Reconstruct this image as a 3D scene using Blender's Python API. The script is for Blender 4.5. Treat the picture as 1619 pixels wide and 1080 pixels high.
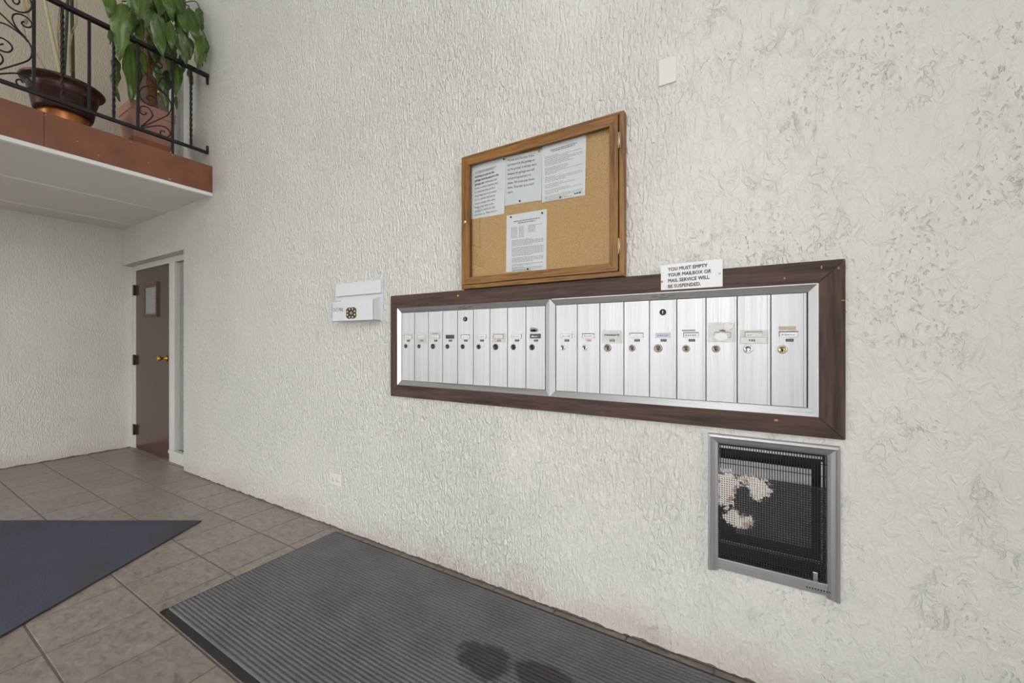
import bpy, math, random
from mathutils import Vector, Matrix, noise as mnoise
random.seed(7)
scene = bpy.context.scene
for o in list(bpy.data.objects):
    bpy.data.objects.remove(o)
C = scene.collection

# ------------------------------------------------------------------ camera
FPX, CX, CY, CAMH = 634.6, 809.5, 540.0, 1.25          # focal length in pixels of a 1619x1080 frame
TH = math.radians(59.38)                                # angle between the view axis and the mailbox wall
FW = Vector((-math.cos(TH), math.sin(TH), 0)); RT = Vector((math.sin(TH), math.cos(TH), 0))
cam_data = bpy.data.cameras.new('camera'); cam = bpy.data.objects.new('camera', cam_data); C.objects.link(cam)
cam_data.sensor_width = 36; cam_data.lens = 36 * FPX / 1619
cam_data.clip_start = 0.02
cam.location = (0, 0, CAMH); cam.rotation_euler = (math.pi/2, 0, math.pi/2 - TH)
scene.camera = cam

# ------------------------------------------------------------------ light and view
scene.view_settings.view_transform = 'Standard'; scene.view_settings.look = 'None'
scene.view_settings.gamma = 1; scene.view_settings.use_curve_mapping = False
scene.view_settings.exposure = 0.70
world = bpy.data.worlds.new('overcast_sky'); scene.world = world; world.use_nodes = True
bg = world.node_tree.nodes['Background']; bg.inputs[0].default_value = (1.0, 0.997, 0.995, 1); bg.inputs[1].default_value = 3.4

# room extents (metres): mailbox wall y = W, left wall x = XL
W, XL, XR_, YF, ZC = 1.712, -6.30, 3.20, -2.60, 5.8
# glazing of the entrance wall behind the camera, upper panes added unseen to brighten the balcony: (x0, x1, z0, z1)
GLAZ = [(-6.0, -4.6, 0.12, 2.40), (-4.3, -2.9, 0.12, 2.40), (-2.4, -1.2, 0.12, 2.40), (-1.0, 0.6, 0.12, 2.40),
        (-6.2, -4.75, 2.95, 5.55), (-4.65, -1.4, 4.82, 5.55), (-1.3, 0.6, 2.75, 5.55)]
GLAZR = [(-2.3, -0.7, 0.12, 2.45), (-0.6, 0.5, 0.12, 2.45), (-2.3, -0.7, 2.65, 5.55), (-0.6, 0.6, 2.65, 5.55)]   # glazed entrance at the right end: (y0, y1, z0, z1)
for g in GLAZ:                                          # light portals: they only tell the renderer where the sky shines in
    ld = bpy.data.lights.new('window_portal', 'AREA'); ld.shape = 'RECTANGLE'
    ld.size = g[1]-g[0]; ld.size_y = g[3]-g[2]; ld.cycles.is_portal = True
    lo = bpy.data.objects.new('window_portal', ld); C.objects.link(lo)
    lo.location = ((g[0]+g[1])/2, YF-0.16, (g[2]+g[3])/2); lo.rotation_euler = (math.pi/2, 0, math.pi)

for g in GLAZR:
    ld = bpy.data.lights.new('window_portal', 'AREA'); ld.shape = 'RECTANGLE'
    ld.size = g[1]-g[0]; ld.size_y = g[3]-g[2]; ld.cycles.is_portal = True
    lo = bpy.data.objects.new('window_portal', ld); C.objects.link(lo)
    lo.location = (XR_+0.12, (g[0]+g[1])/2, (g[2]+g[3])/2); lo.rotation_euler = (math.pi/2, 0, math.pi/2)

# ------------------------------------------------------------------ pixel helpers (a pixel is a direction; the plane it lies in is given)
def ray(u, v):
    d = (u-CX)/FPX*RT + FW
    return Vector((d.x, d.y, -(v-CY)/FPX))
CAM = Vector((0, 0, CAMH))
def PY(u, v, y=W): d = ray(u, v); return CAM + d*(y/d.y)
def PX(u, v, x): d = ray(u, v); return CAM + d*(x/d.x)
def PZ(u, v, z=0): d = ray(u, v); return CAM + d*((z-CAMH)/d.z)

# ------------------------------------------------------------------ mesh builder
class MB:
    def __init__(s): s.v = []; s.f = []; s.m = []; s.mats = []; s.sm = []
    def mi(s, mat):
        if mat not in s.mats: s.mats.append(mat)
        return s.mats.index(mat)
    def add(s, vs, fs, mat=None, smooth=False):
        b = len(s.v); s.v += [Vector(p) for p in vs]; k = s.mi(mat)
        for f in fs: s.f.append([b+i for i in f]); s.m.append(k); s.sm.append(smooth)
    def box(s, a, b, mat=None):
        x0, x1 = sorted((a[0], b[0])); y0, y1 = sorted((a[1], b[1])); z0, z1 = sorted((a[2], b[2]))
        s.add([(x0,y0,z0),(x1,y0,z0),(x1,y1,z0),(x0,y1,z0),(x0,y0,z1),(x1,y0,z1),(x1,y1,z1),(x0,y1,z1)],
              [(0,3,2,1),(4,5,6,7),(0,1,5,4),(1,2,6,5),(2,3,7,6),(3,0,4,7)], mat)
    def quad(s, p, mat=None): s.add(p, [(0,1,2,3)], mat)
    def prism(s, poly, off, mat=None):
        n = len(poly); off = Vector(off); P = [Vector(p) for p in poly]
        s.add(P + [p+off for p in P], [tuple(range(n))[::-1], tuple(range(n, 2*n))] +
              [(i, (i+1) % n, n+(i+1) % n, n+i) for i in range(n)], mat)
    def lathe(s, prof, c, axis='z', n=32, mat=None, smooth=True):
        vs = []; fs = []
        for r, h in prof:
            for k in range(n):
                a = 2*math.pi*k/n; ca, sa = math.cos(a)*r, math.sin(a)*r
                p = {'z': (ca, sa, h), 'y': (ca, -h, sa), 'x': (h, ca, sa)}[axis]
                vs.append((c[0]+p[0], c[1]+p[1], c[2]+p[2]))
        for i in range(len(prof)-1):
            for k in range(n):
                fs.append((i*n+k, i*n+(k+1) % n, (i+1)*n+(k+1) % n, (i+1)*n+k))
        s.add(vs, fs, mat, smooth)
    def disc(s, r, c, axis='y', n=24, h=0.002, mat=None):
        s.lathe([(0.0001, h), (r*0.85, h), (r, h*0.6), (r, 0)], c, axis, n, mat, True)
    def tube(s, pts, r, n=6, mat=None, r1=None, smooth=True):
        P = [Vector(p) for p in pts]; vs = []; fs = []
        up = Vector((0, 0, 1))
        for i, p in enumerate(P):
            t = (P[min(i+1, len(P)-1)] - P[max(i-1, 0)]).normalized()
            a = t.cross(Vector((1, 0, 0)) if abs(t.x) < 0.9 else up).normalized(); b = t.cross(a).normalized()
            rr = r if r1 is None else r + (r1-r)*i/(len(P)-1)
            for k in range(n):
                an = 2*math.pi*(k+0.5)/n; vs.append(p + a*math.cos(an)*rr + b*math.sin(an)*rr)
        for i in range(len(P)-1):
            for k in range(n): fs.append((i*n+k, i*n+(k+1) % n, (i+1)*n+(k+1) % n, (i+1)*n+k))
        fs.append(tuple(range(n))[::-1]); fs.append(tuple(range((len(P)-1)*n, len(P)*n)))
        s.add(vs, fs, mat, smooth)
    def build(s, name, mat=None, parent=None, bevel=0, origin=None):
        org = Vector(origin) if origin is not None else (wloc(parent) if parent else Vector((0, 0, 0)))
        me = bpy.data.meshes.new(name)
        me.from_pydata([tuple(p-org) for p in s.v], [], s.f)
        mats = [m if m is not None else mat for m in s.mats]
        for m in mats: me.materials.append(M[m])
        me.polygons.foreach_set('material_index', s.m); me.polygons.foreach_set('use_smooth', s.sm)
        me.update()
        o = bpy.data.objects.new(name, me); C.objects.link(o)
        if parent: o.parent = parent; o.location = org - wloc(parent)
        else: o.location = org
        if bevel:
            b = o.modifiers.new('bevel', 'BEVEL'); b.width = bevel; b.segments = 2; b.limit_method = 'ANGLE'
        return o
def wloc(o):
    l = Vector(o.location)
    while o.parent: o = o.parent; l += Vector(o.location)
    return l
def tag(o, label=None, cat=None, group=None, kind=None):
    if label: o['label'] = label
    if cat: o['category'] = cat
    if group: o['group'] = group
    if kind: o['kind'] = kind
    return o
def thing(name, loc, label, cat, group=None):
    o = bpy.data.objects.new(name, None); C.objects.link(o); o.location = loc; o.empty_display_size = 0.1
    return tag(o, label, cat, group)
def struct(o): o['kind'] = 'structure'; return o
def box(name, a, b, mat, parent=None, bevel=0):
    m = MB(); m.box(a, b); return m.build(name, mat, parent, bevel)
def spline(pts, n=6):
    P = [Vector(p) for p in pts]; out = []
    for i in range(len(P)-1):
        p0, p1, p2, p3 = P[max(i-1, 0)], P[i], P[i+1], P[min(i+2, len(P)-1)]
        for k in range(n):
            t = k/n
            out.append(0.5*((2*p1)+(p2-p0)*t+(2*p0-5*p1+4*p2-p3)*t*t+(3*p1-p0-3*p2+p3)*t*t*t))
    out.append(P[-1]); return out

# ------------------------------------------------------------------ materials
M = {}
def srgb(c): return tuple(((x/255+0.055)/1.055)**2.4 if x/255 > 0.04045 else x/255/12.92 for x in c)
class NT:
    def __init__(s, name, rough=0.5, metal=0.0, spec=0.5):
        m = bpy.data.materials.new(name); m.use_nodes = True; M[name] = m
        s.t = m.node_tree; s.b = s.t.nodes['Principled BSDF']
        s.b.inputs['Roughness'].default_value = rough; s.b.inputs['Metallic'].default_value = metal
        s.b.inputs['Specular IOR Level'].default_value = spec
    def n(s, typ, **kw):
        nd = s.t.nodes.new(typ)
        for k, v in kw.items():
            if k in nd.inputs.keys() if isinstance(k, str) else False: nd.inputs[k].default_value = v
            else: setattr(nd, k, v)
        return nd
    def link(s, a, b): s.t.links.new(a, b)
    def val(s, sock, v):
        if isinstance(v, bpy.types.NodeSocket): s.link(v, sock)
        else: sock.default_value = v
    def coord(s, scale=(1, 1, 1), kind='Object', loc=(0, 0, 0)):
        tc = s.n('ShaderNodeTexCoord'); mp = s.n('ShaderNodeMapping')
        mp.inputs['Scale'].default_value = scale; mp.inputs['Location'].default_value = loc
        s.link(tc.outputs[kind], mp.inputs[0]); return mp.outputs[0]
    def noise(s, vec, scale=1, detail=3, rough=0.5, dist=0):
        nd = s.n('ShaderNodeTexNoise'); s.link(vec, nd.inputs['Vector'])
        nd.inputs['Scale'].default_value = scale; nd.inputs['Detail'].default_value = detail
        nd.inputs['Roughness'].default_value = rough; nd.inputs['Distortion'].default_value = dist
        return nd.outputs['Fac']
    def ramp(s, fac, stops):
        nd = s.n('ShaderNodeValToRGB'); s.link(fac, nd.inputs[0]); e = nd.color_ramp.elements
        while len(e) < len(stops): e.new(0.5)
        for i, (p, c) in enumerate(stops):
            e[i].position = p
            c = c if isinstance(c, (tuple, list)) else (c, c, c)
            e[i].color = (*c[:3], 1)
        return nd.outputs[0]
    def math(s, op, a, b=0.0, c=0.0, clamp=False):
        nd = s.n('ShaderNodeMath'); nd.operation = op; nd.use_clamp = clamp
        for i, x in enumerate((a, b, c)): s.val(nd.inputs[i], x)
        return nd.outputs[0]
    def mrange(s, v, a, b, c=0.0, d=1.0, smooth=True):
        nd = s.n('ShaderNodeMapRange'); nd.interpolation_type = 'SMOOTHSTEP' if smooth else 'LINEAR'
        s.link(v, nd.inputs[0])
        for i, x in enumerate((a, b, c, d)): nd.inputs[i+1].default_value = x
        return nd.outputs[0]
    def mix(s, fac, a, b, mode='MIX'):
        nd = s.n('ShaderNodeMix'); nd.data_type = 'RGBA'; nd.blend_type = mode
        s.val(nd.inputs[0], fac)
        for i, x in ((6, a), (7, b)):
            if isinstance(x, tuple): nd.inputs[i].default_value = (*x[:3], 1)
            else: s.val(nd.inputs[i], x)
        return nd.outputs[2]
    def sep(s, vec):
        nd = s.n('ShaderNodeSeparateXYZ'); s.link(vec, nd.inputs[0]); return nd.outputs
    def color(s, c):
        if isinstance(c, tuple): s.b.inputs['Base Color'].default_value = (*c[:3], 1)
        else: s.link(c, s.b.inputs['Base Color'])
    def rough(s, v): s.val(s.b.inputs['Roughness'], v)
    def bump(s, h, dist=0.002, strength=1.0):
        nd = s.n('ShaderNodeBump'); nd.inputs['Distance'].default_value = dist; nd.inputs['Strength'].default_value = strength
        s.link(h, nd.inputs['Height']); s.link(nd.outputs[0], s.b.inputs['Normal'])
def plain(name, rgb, rough=0.5, metal=0.0, spec=0.5, var=0.06, scale=30, bump=0.0):
    t = NT(name, rough, metal, spec); c = srgb(rgb); v = t.coord((scale,)*3); f = t.noise(v, 1, 3)
    t.color(t.ramp(f, [(0.3, tuple(x*(1-var) for x in c)), (0.7, tuple(min(1, x*(1+var)) for x in c))]))
    if bump: t.bump(f, bump)
    return t

def stucco(name, rgb, coarse=True):
    t = NT(name, 0.42, 0, 0.45); v = t.coord(kind='Object'); sx = t.sep(v)
    # long vertical trowel ridges
    w1 = t.noise(t.coord((80, 80, 27)), 1, 2, 0.5, 0.6); ridge = t.mrange(w1, 0.30, 0.74)
    w2 = t.noise(t.coord((170, 170, 70)), 1, 1, 0.5, 0.6)
    rid = t.math('ADD', t.math('MULTIPLY', ridge, 1.35), t.math('MULTIPLY', w2, 0.45))
    # smeared flats with thin wandering crevices and small pits
    a = t.noise(t.coord((20, 20, 13)), 1, 3, 0.6, 1.6)
    line = t.mrange(t.math('ABSOLUTE', t.math('SUBTRACT', a, 0.5)), 0.0, 0.03, 1.0, 0.0)
    patch = t.mrange(t.noise(t.coord((9, 9, 7), loc=(3, 1, 8)), 1, 2, 0.6), 0.52, 0.68)
    crev = t.math('MULTIPLY', line, patch)
    pit = t.mrange(t.noise(t.coord((85, 85, 60), loc=(7, 2, 5)), 1, 2, 0.5, 0.5), 0.60, 0.72)
    pitp = t.mrange(t.noise(t.coord((5, 5, 4), loc=(1, 9, 2)), 1, 2), 0.42, 0.6)
    pits = t.math('MULTIPLY', pit, pitp)
    soft = t.noise(t.coord((34, 34, 20), loc=(4, 4, 4)), 1, 3, 0.55, 0.8)
    flat = t.math('SUBTRACT', t.math('MULTIPLY', soft, 1.5), t.math('ADD', t.math('MULTIPLY', crev, 0.22), t.math('MULTIPLY', pits, 0.36)))
    if coarse:
        big = t.noise(t.coord((1.3, 1.3, 0.9), loc=(2, 0, 0)), 1, 3, 0.6)
        fac = t.mrange(t.math('ADD', sx[0], t.math('MULTIPLY', t.math('SUBTRACT', big, 0.5), 3.2)), -1.6, 0.4)
    else:
        fac = t.math('ADD', t.noise(t.coord((1.5,)*3), 1, 2), 0.05)
    hmix = t.n('ShaderNodeMix'); t.link(fac, hmix.inputs[0]); t.link(rid, hmix.inputs[2]); t.link(flat, hmix.inputs[3])
    t.bump(hmix.outputs[0], 0.0084 if coarse else 0.0036)
    base = srgb(rgb)
    big2 = t.noise(t.coord((2.2, 2.2, 1.6), loc=(5, 5, 1)), 1, 4, 0.6)
    col = t.ramp(big2, [(0.3, tuple(x*0.955 for x in base)), (0.7, base)])
    # darker tone in the crevices and pits, scuffs and reddish splash-up along the foot of the wall
    crev_tone = t.math('MULTIPLY', t.math('ADD', crev, pits, clamp=True), t.math('MULTIPLY', fac, 0.22))
    col = t.mix(crev_tone, col, tuple(x*0.5 for x in base))
    foot = t.mrange(t.math('ADD', sx[2], t.math('MULTIPLY', t.noise(t.coord((2.5, 2.5, 7)), 1, 4, 0.65), 0.45)), 0.20, 0.40, 1.0, 0.0)
    col = t.mix(t.math('MULTIPLY', foot, 0.42), col, srgb((202, 184, 168)))
    t.color(col)
    t.rough(t.mrange(big2, 0.3, 0.7, 0.33, 0.42))
    return t
stucco('stucco_white', (233, 231, 225)); stucco('stucco_fine', (231, 229, 222), False); stucco('stucco_beige', (226, 214, 196), False)
plain('paint_white', (226, 225, 221), 0.45); plain('paint_soffit', (226, 223, 219), 0.6, var=0.02, scale=3)
plain('trim_white', (240, 240, 238), 0.35, var=0.02); plain('frame_white', (214, 213, 208), 0.4, var=0.03)
plain('concrete', (150, 148, 142), 0.8, bump=0.002); plain('plaster_edge', (120, 112, 104), 0.9, bump=0.002)

t = NT('tile_glaze', 0.3, 0, 0.5)                       # mottled grey-brown glaze, a different cut on every tile
oi = t.n('ShaderNodeObjectInfo'); tc = t.n('ShaderNodeTexCoord')
va = t.n('ShaderNodeVectorMath'); va.operation = 'MULTIPLY_ADD'; t.link(oi.outputs['Location'], va.inputs[0]); va.inputs[1].default_value = (3.7, 5.1, 2); t.link(tc.outputs['Object'], va.inputs[2])
mp = t.n('ShaderNodeMapping'); mp.inputs['Scale'].default_value = (16, 30, 10); mp.inputs['Rotation'].default_value = (0, 0, 0.25); t.link(va.outputs[0], mp.inputs[0])
f1 = t.noise(mp.outputs[0], 1, 5, 0.62, 0.9)
mp2 = t.n('ShaderNodeMapping'); mp2.inputs['Scale'].default_value = (7, 9, 5); t.link(va.outputs[0], mp2.inputs[0])
f2 = t.noise(mp2.outputs[0], 1, 3, 0.5, 0.4)
c1 = t.ramp(f1, [(0.28, srgb((106, 98, 94))), (0.45, srgb((141, 132, 125))), (0.62, srgb((158, 147, 139))), (0.76, srgb((174, 167, 162)))])
c2 = t.mix(t.mrange(f2, 0.4, 0.7), c1, t.mix(0.3, c1, srgb((164, 138, 120))))
tint = t.mrange(oi.outputs['Random'], 0, 1, 0.93, 1.04, False)
hs = t.n('ShaderNodeHueSaturation'); t.link(c2, hs.inputs['Color']); t.link(tint, hs.inputs['Value']); t.color(hs.outputs[0])
t.rough(t.mrange(f1, 0.3, 0.7, 0.30, 0.42)); t.bump(f1, 0.0008)
plain('grout', (124, 115, 108), 0.85, bump=0.001)

def wood(name, dark, mid, light, axis, rough=0.45, fine=1.0, bump=0.0006):
    t = NT(name, rough, 0, 0.4)
    sc = {'x': (2.2, 40, 40), 'z': (40, 40, 2.2)}[axis]
    oi = t.n('ShaderNodeObjectInfo'); tc = t.n('ShaderNodeTexCoord')
    va = t.n('ShaderNodeVectorMath'); va.operation = 'ADD'; t.link(tc.outputs['Object'], va.inputs[0])
    cmb = t.n('ShaderNodeCombineXYZ')
    for i, k in enumerate((3.1, 7.7, 5.3)): t.link(t.math('MULTIPLY', oi.outputs['Random'], k), cmb.inputs[i])
    t.link(cmb.outputs[0], va.inputs[1])
    mp = t.n('ShaderNodeMapping'); mp.inputs['Scale'].default_value = tuple(x*fine for x in sc); t.link(va.outputs[0], mp.inputs[0])
    f = t.noise(mp.outputs[0], 1, 5, 0.6, 1.2)
    mp2 = t.n('ShaderNodeMapping'); mp2.inputs['Scale'].default_value = tuple(x*4*fine for x in sc); t.link(va.outputs[0], mp2.inputs[0])
    g = t.noise(mp2.outputs[0], 1, 2, 0.5, 0.3)
    h = t.math('ADD', t.math('MULTIPLY', f, 0.65), t.math('MULTIPLY', g, 0.35))
    t.color(t.ramp(h, [(0.34, srgb(dark)), (0.5, srgb(mid)), (0.66, srgb(light))])); t.bump(h, bump)
    return t
for ax in 'xz':
    wood('oak_'+ax, (80, 50, 20), (138, 95, 45), (166, 121, 66), ax, 0.42)
    wood('walnut_'+ax, (45, 32, 26), (77, 57, 48), (96, 74, 63), ax, 0.6, 0.8, 0.0012)
plain('wood_chip', (188, 142, 84), 0.7)
plain('dark_gap', (28, 22, 18), 0.8)

t = NT('cork', 0.85, 0, 0.2); v = t.coord()
n1 = t.noise(v, 260, 3, 0.6); n2 = t.noise(v, 9, 3, 0.5)
t.color(t.mix(t.mrange(n2, 0.35, 0.7, 0, 0.35), t.ramp(n1, [(0.3, srgb((184, 144, 92))), (0.5, srgb((216, 178, 124))), (0.7, srgb((230, 194, 142)))]), srgb((208, 170, 116)))); t.bump(n1, 0.0006)

def glass(name, tintv=(0.97, 0.98, 0.98), rough=0.02):
    m = bpy.data.materials.new(name); m.use_nodes = True; M[name] = m; nt = m.node_tree; nt.nodes.clear()
    out = nt.nodes.new('ShaderNodeOutputMaterial'); mx = nt.nodes.new('ShaderNodeMixShader'); fr = nt.nodes.new('ShaderNodeFresnel'); fr.inputs[0].default_value = 1.45
    tr = nt.nodes.new('ShaderNodeBsdfTransparent'); tr.inputs[0].default_value = (*tintv, 1)
    gl = nt.nodes.new('ShaderNodeBsdfGlossy'); gl.inputs['Roughness'].default_value = rough
    nt.links.new(fr.outputs[0], mx.inputs[0]); nt.links.new(tr.outputs[0], mx.inputs[1]); nt.links.new(gl.outputs[0], mx.inputs[2]); nt.links.new(mx.outputs[0], out.inputs[0])
glass('clear_glass'); glass('frosted_glass', (0.55, 0.58, 0.58), 0.15)
def film(name, rgb, alpha):
    t = NT(name, 0.35); t.color(srgb(rgb)); t.b.inputs['Alpha'].default_value = alpha
film('tape_yellowed', (236, 232, 214), 0.16); film('tape_clear', (236, 234, 224), 0.16)

def brushed(name, rgb, axis, metal=0.75, rough=0.38, lo=0.86):
    t = NT(name, rough, metal, 0.5); sc = {'z': (190, 190, 1.5), 'x': (1.5, 190, 190)}[axis]
    oi = t.n('ShaderNodeObjectInfo'); tc = t.n('ShaderNodeTexCoord'); va = t.n('ShaderNodeVectorMath'); va.operation = 'ADD'
    t.link(tc.outputs['Object'], va.inputs[0]); t.link(oi.outputs['Location'], va.inputs[1])
    mp = t.n('ShaderNodeMapping'); mp.inputs['Scale'].default_value = sc; t.link(va.outputs[0], mp.inputs[0])
    f = t.noise(mp.outputs[0], 1, 3, 0.6); c = srgb(rgb)
    mp2 = t.n('ShaderNodeMapping'); mp2.inputs['Scale'].default_value = tuple(x*0.25 for x in sc); t.link(va.outputs[0], mp2.inputs[0])
    f2 = t.noise(mp2.outputs[0], 1, 2, 0.5)
    t.color(t.ramp(t.math('ADD', t.math('MULTIPLY', f, 0.6), t.math('MULTIPLY', f2, 0.4)), [(0.33, tuple(x*lo for x in c)), (0.6, c)]))
    t.rough(t.mrange(f, 0.3, 0.7, rough-0.07, rough+0.08))
brushed('aluminium_door', (206, 207, 211), 'z', 0.55, 0.40, 0.80); brushed('aluminium_rail_x', (206, 208, 210), 'x', 0.85, 0.34, 0.9); brushed('aluminium_rail_lit_z', (234, 236, 238), 'z', 0.5, 0.34, 0.92)  # upright rails paler: the light they catch is put into the colour
brushed('steel_x', (178, 179, 182), 'x', 0.6, 0.36, 0.85); brushed('steel_z', (184, 185, 188), 'z', 0.6, 0.36, 0.85)
plain('nickel', (168, 160, 148), 0.28, 0.9); plain('nickel_dark', (92, 86, 78), 0.35, 0.9); plain('chrome', (222, 222, 224), 0.18, 0.95)
plain('brass', (190, 150, 78), 0.25, 0.95); plain('bronze', (104, 88, 48), 0.45, 0.6); plain('bronze_dark', (60, 50, 38), 0.45, 0.6)
plain('keyhole', (18, 16, 15), 0.6); plain('number_tag', (66, 66, 70), 0.45); plain('number_digits', (150, 150, 152), 0.5)
plain('paper', (249, 249, 251), 0.6, var=0.015, scale=12); plain('paper_grey', (238, 240, 242), 0.6, var=0.015, scale=12); plain('paper_lilac', (206, 208, 228), 0.6)
plain('ink', (42, 42, 46), 0.6); plain('ink_soft', (96, 96, 102), 0.6); plain('ink_pale', (150, 150, 158), 0.6); plain('ink_brown', (150, 110, 80), 0.6); plain('label_tan', (202, 182, 158), 0.6)
plain('plastic_white', (219, 219, 224), 0.35, var=0.02); plain('plastic_beige', (224, 221, 214), 0.4, var=0.02)
plain('pin_black', (30, 30, 32), 0.3); plain('pin_gold', (186, 152, 70), 0.3, 0.6); plain('pin_yellow', (232, 214, 30), 0.4); plain('pin_white', (226, 226, 224), 0.3); plain('pin_orange', (206, 150, 70), 0.35)
plain('iron_black', (34, 32, 33), 0.5, 0.3, var=0.15); plain('hinge_brown', (62, 46, 38), 0.4, 0.5)
plain('door_brown', (84, 58, 50), 0.26, 0, 0.5, var=0.03, scale=4); plain('door_trim_brown', (78, 50, 38), 0.3)
plain('rubber_black', (40, 40, 40), 0.6, var=0.1); plain('soil', (48, 36, 28), 0.95, bump=0.006)
plain('heater_black', (40, 40, 43), 0.5, 0.2); plain('heater_grey', (196, 197, 200), 0.45, 0.3); plain('heater_rod', (200, 202, 204), 0.3, 0.8)
plain('cane_pale', (206, 194, 150), 0.6); plain('cane_green', (62, 76, 44), 0.5, var=0.2); plain('leaf_dry', (198, 178, 142), 0.8, var=0.15); plain('moss_pole', (122, 82, 52), 0.9, var=0.3, scale=60, bump=0.006)
plain('terracotta_pink', (176, 126, 112), 0.55, var=0.05, scale=8); plain('saucer_terracotta', (160, 96, 60), 0.55)

t = NT('fascia_brown', 0.4, 0, 0.4); v = t.coord()      # brown paint with small chips
chip = t.mrange(t.noise(t.coord((22, 22, 34)), 1, 2, 0.4), 0.735, 0.75); n2 = t.noise(v, 7, 3)
t.color(t.mix(chip, t.ramp(n2, [(0.3, srgb((122, 76, 55))), (0.7, srgb((138, 90, 66)))]), srgb((196, 178, 158))))
t = NT('copper_pot', 0.34, 0.65, 0.5); f = t.noise(t.coord((4, 4, 60)), 1, 4, 0.6); g = t.noise(t.coord((5, 5, 5)), 1, 3)
t.color(t.mix(t.mrange(g, 0.4, 0.7), t.ramp(f, [(0.3, srgb((52, 38, 36))), (0.7, srgb((92, 62, 54)))]), srgb((70, 48, 44))))
plain('copper_bright', (176, 112, 66), 0.35, 0.7, var=0.2)

t = NT('leaf_green', 0.32, 0, 0.5); oi = t.n('ShaderNodeObjectInfo'); f = t.noise(t.coord((6, 6, 3)), 1, 4, 0.6)
c = t.ramp(f, [(0.3, srgb((54, 74, 26))), (0.6, srgb((88, 114, 42))), (0.85, srgb((126, 148, 64)))])
hs = t.n('ShaderNodeHueSaturation'); t.link(c, hs.inputs['Color']); t.link(t.mrange(oi.outputs['Random'], 0, 1, 0.65, 1.25, False), hs.inputs['Value']); t.color(hs.outputs[0])

t = NT('carpet_grey', 0.95, 0, 0.1); v = t.coord()       # grey ribbed pile, a damp brown patch of its own shape
f = t.noise(v, 420, 2, 0.7); g = t.noise(v, 3.5, 4, 0.6); sp = t.sep(v)
c = t.mix(t.mrange(g, 0.35, 0.7, 0, 0.5), t.ramp(f, [(0.3, srgb((94, 94, 97))), (0.7, srgb((146, 146, 151)))]), srgb((104, 101, 97)))
def blob(t, sx, sz, cx_, cz_, rx, rz, wob, k=0.35):
    a = t.math('DIVIDE', t.math('SUBTRACT', sx, cx_), rx); b = t.math('DIVIDE', t.math('SUBTRACT', sz, cz_), rz)
    r = t.math('SQRT', t.math('ADD', t.math('MULTIPLY', a, a), t.math('MULTIPLY', b, b)))
    return t.math('ADD', r, t.math('MULTIPLY', t.math('SUBTRACT', wob, 0.5), k))
MATX, MATY = (-2.335, 0.72), (0.762, 1.675)
def matloc(u, v): p = PZ(u, v, 0.01); return p.x-MATX[0], p.y-MATY[0]
wob = t.noise(v, 14, 3)
s1, s2 = matloc(765, 1042), matloc(865, 1074)
st = t.math('MAXIMUM', t.mrange(blob(t, sp[0], sp[1], s1[0], s1[1], 0.13, 0.085, wob, 0.9), 0.75, 1.05, 1, 0), t.mrange(blob(t, sp[0], sp[1], s2[0], s2[1], 0.15, 0.07, wob, 0.9), 0.75, 1.05, 1, 0))
t.color(t.mix(t.math('MULTIPLY', st, 0.62), c, srgb((52, 44, 38)))); t.bump(f, 0.0015)
t = NT('carpet_blue', 0.95, 0, 0.1); v = t.coord(); f = t.noise(v, 380, 2, 0.7); g = t.noise(t.coord((1.2, 3.2, 1)), 1.1, 2, 0.5)
c = t.ramp(f, [(0.3, srgb((66, 67, 80))), (0.7, srgb((104, 105, 122)))])
t.color(t.mix(t.mrange(g, 0.40, 0.66, 0, 0.6), c, srgb((82, 78, 76)))); t.bump(f, 0.0015)

t = NT('grille_paint', 0.45, 0.4, 0.5); v = t.coord(); sp = t.sep(v); wob = t.noise(v, 75, 4, 0.75)   # black paint burnt away in one patch
HX = (-0.112, 0.232)
def hloc(zu, zv): p = PY(1100+zu*0.2685, 670+zv*0.2685, W-0.004); return p.x, p.z
def hb(zu, zv, ru, rv): c = hloc(zu, zv); return blob(t, sp[0], sp[2], c[0], c[1], ru, rv, wob, 1.9)
white = t.math('MINIMUM', t.math('MINIMUM', hb(185, 385, 0.048, 0.076), hb(325, 375, 0.064, 0.046)), hb(250, 560, 0.050, 0.036))
dark = hb(280, 450, 0.034, 0.070)
wm = t.math('MULTIPLY', t.mrange(white, 0.85, 1.0, 1, 0), t.mrange(dark, 0.75, 0.95, 0, 1))
rust = t.mrange(t.noise(v, 30, 3), 0.55, 0.68)
t.color(t.mix(wm, srgb((38, 38, 42)), t.mix(t.math('MULTIPLY', rust, 0.7), srgb((222, 216, 208)), srgb((150, 98, 76)))))

# ------------------------------------------------------------------ the room
HEAT = (-0.118, 0.238, 0.405, 0.885)                    # heater opening in the wall: x0, x1, z0, z1
REC = (XL, -4.68)                                       # door recess
RECY = 1.80
Z2 = 2.80                                               # balcony floor height
def cells(x0, x1, z0, z1, holes, at):
    xs = sorted({x0, x1, *[h[0] for h in holes], *[h[1] for h in holes]}); zs = sorted({z0, z1, *[h[2] for h in holes], *[h[3] for h in holes]})
    zs = [z for z in zs if z0 <= z <= z1]; m = MB()
    for i in range(len(xs)-1):
        for j in range(len(zs)-1):
            cx_, cz_ = (xs[i]+xs[i+1])/2, (zs[j]+zs[j+1])/2
            if any(h[0] <= cx_ <= h[1] and h[2] <= cz_ <= h[3] for h in holes): continue
            m.quad([at(xs[i], zs[j]), at(xs[i+1], zs[j]), at(xs[i+1], zs[j+1]), at(xs[i], zs[j+1])])
    return m
LIN = 2.135                                             # lintel of the door recesses
holes = [(REC[0], REC[1], 0.0, LIN), (REC[0], REC[1], Z2, Z2+LIN), HEAT]
m = cells(XL, XR_, 0.05, ZC, holes, lambda x, z: (x, W, z))
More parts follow.
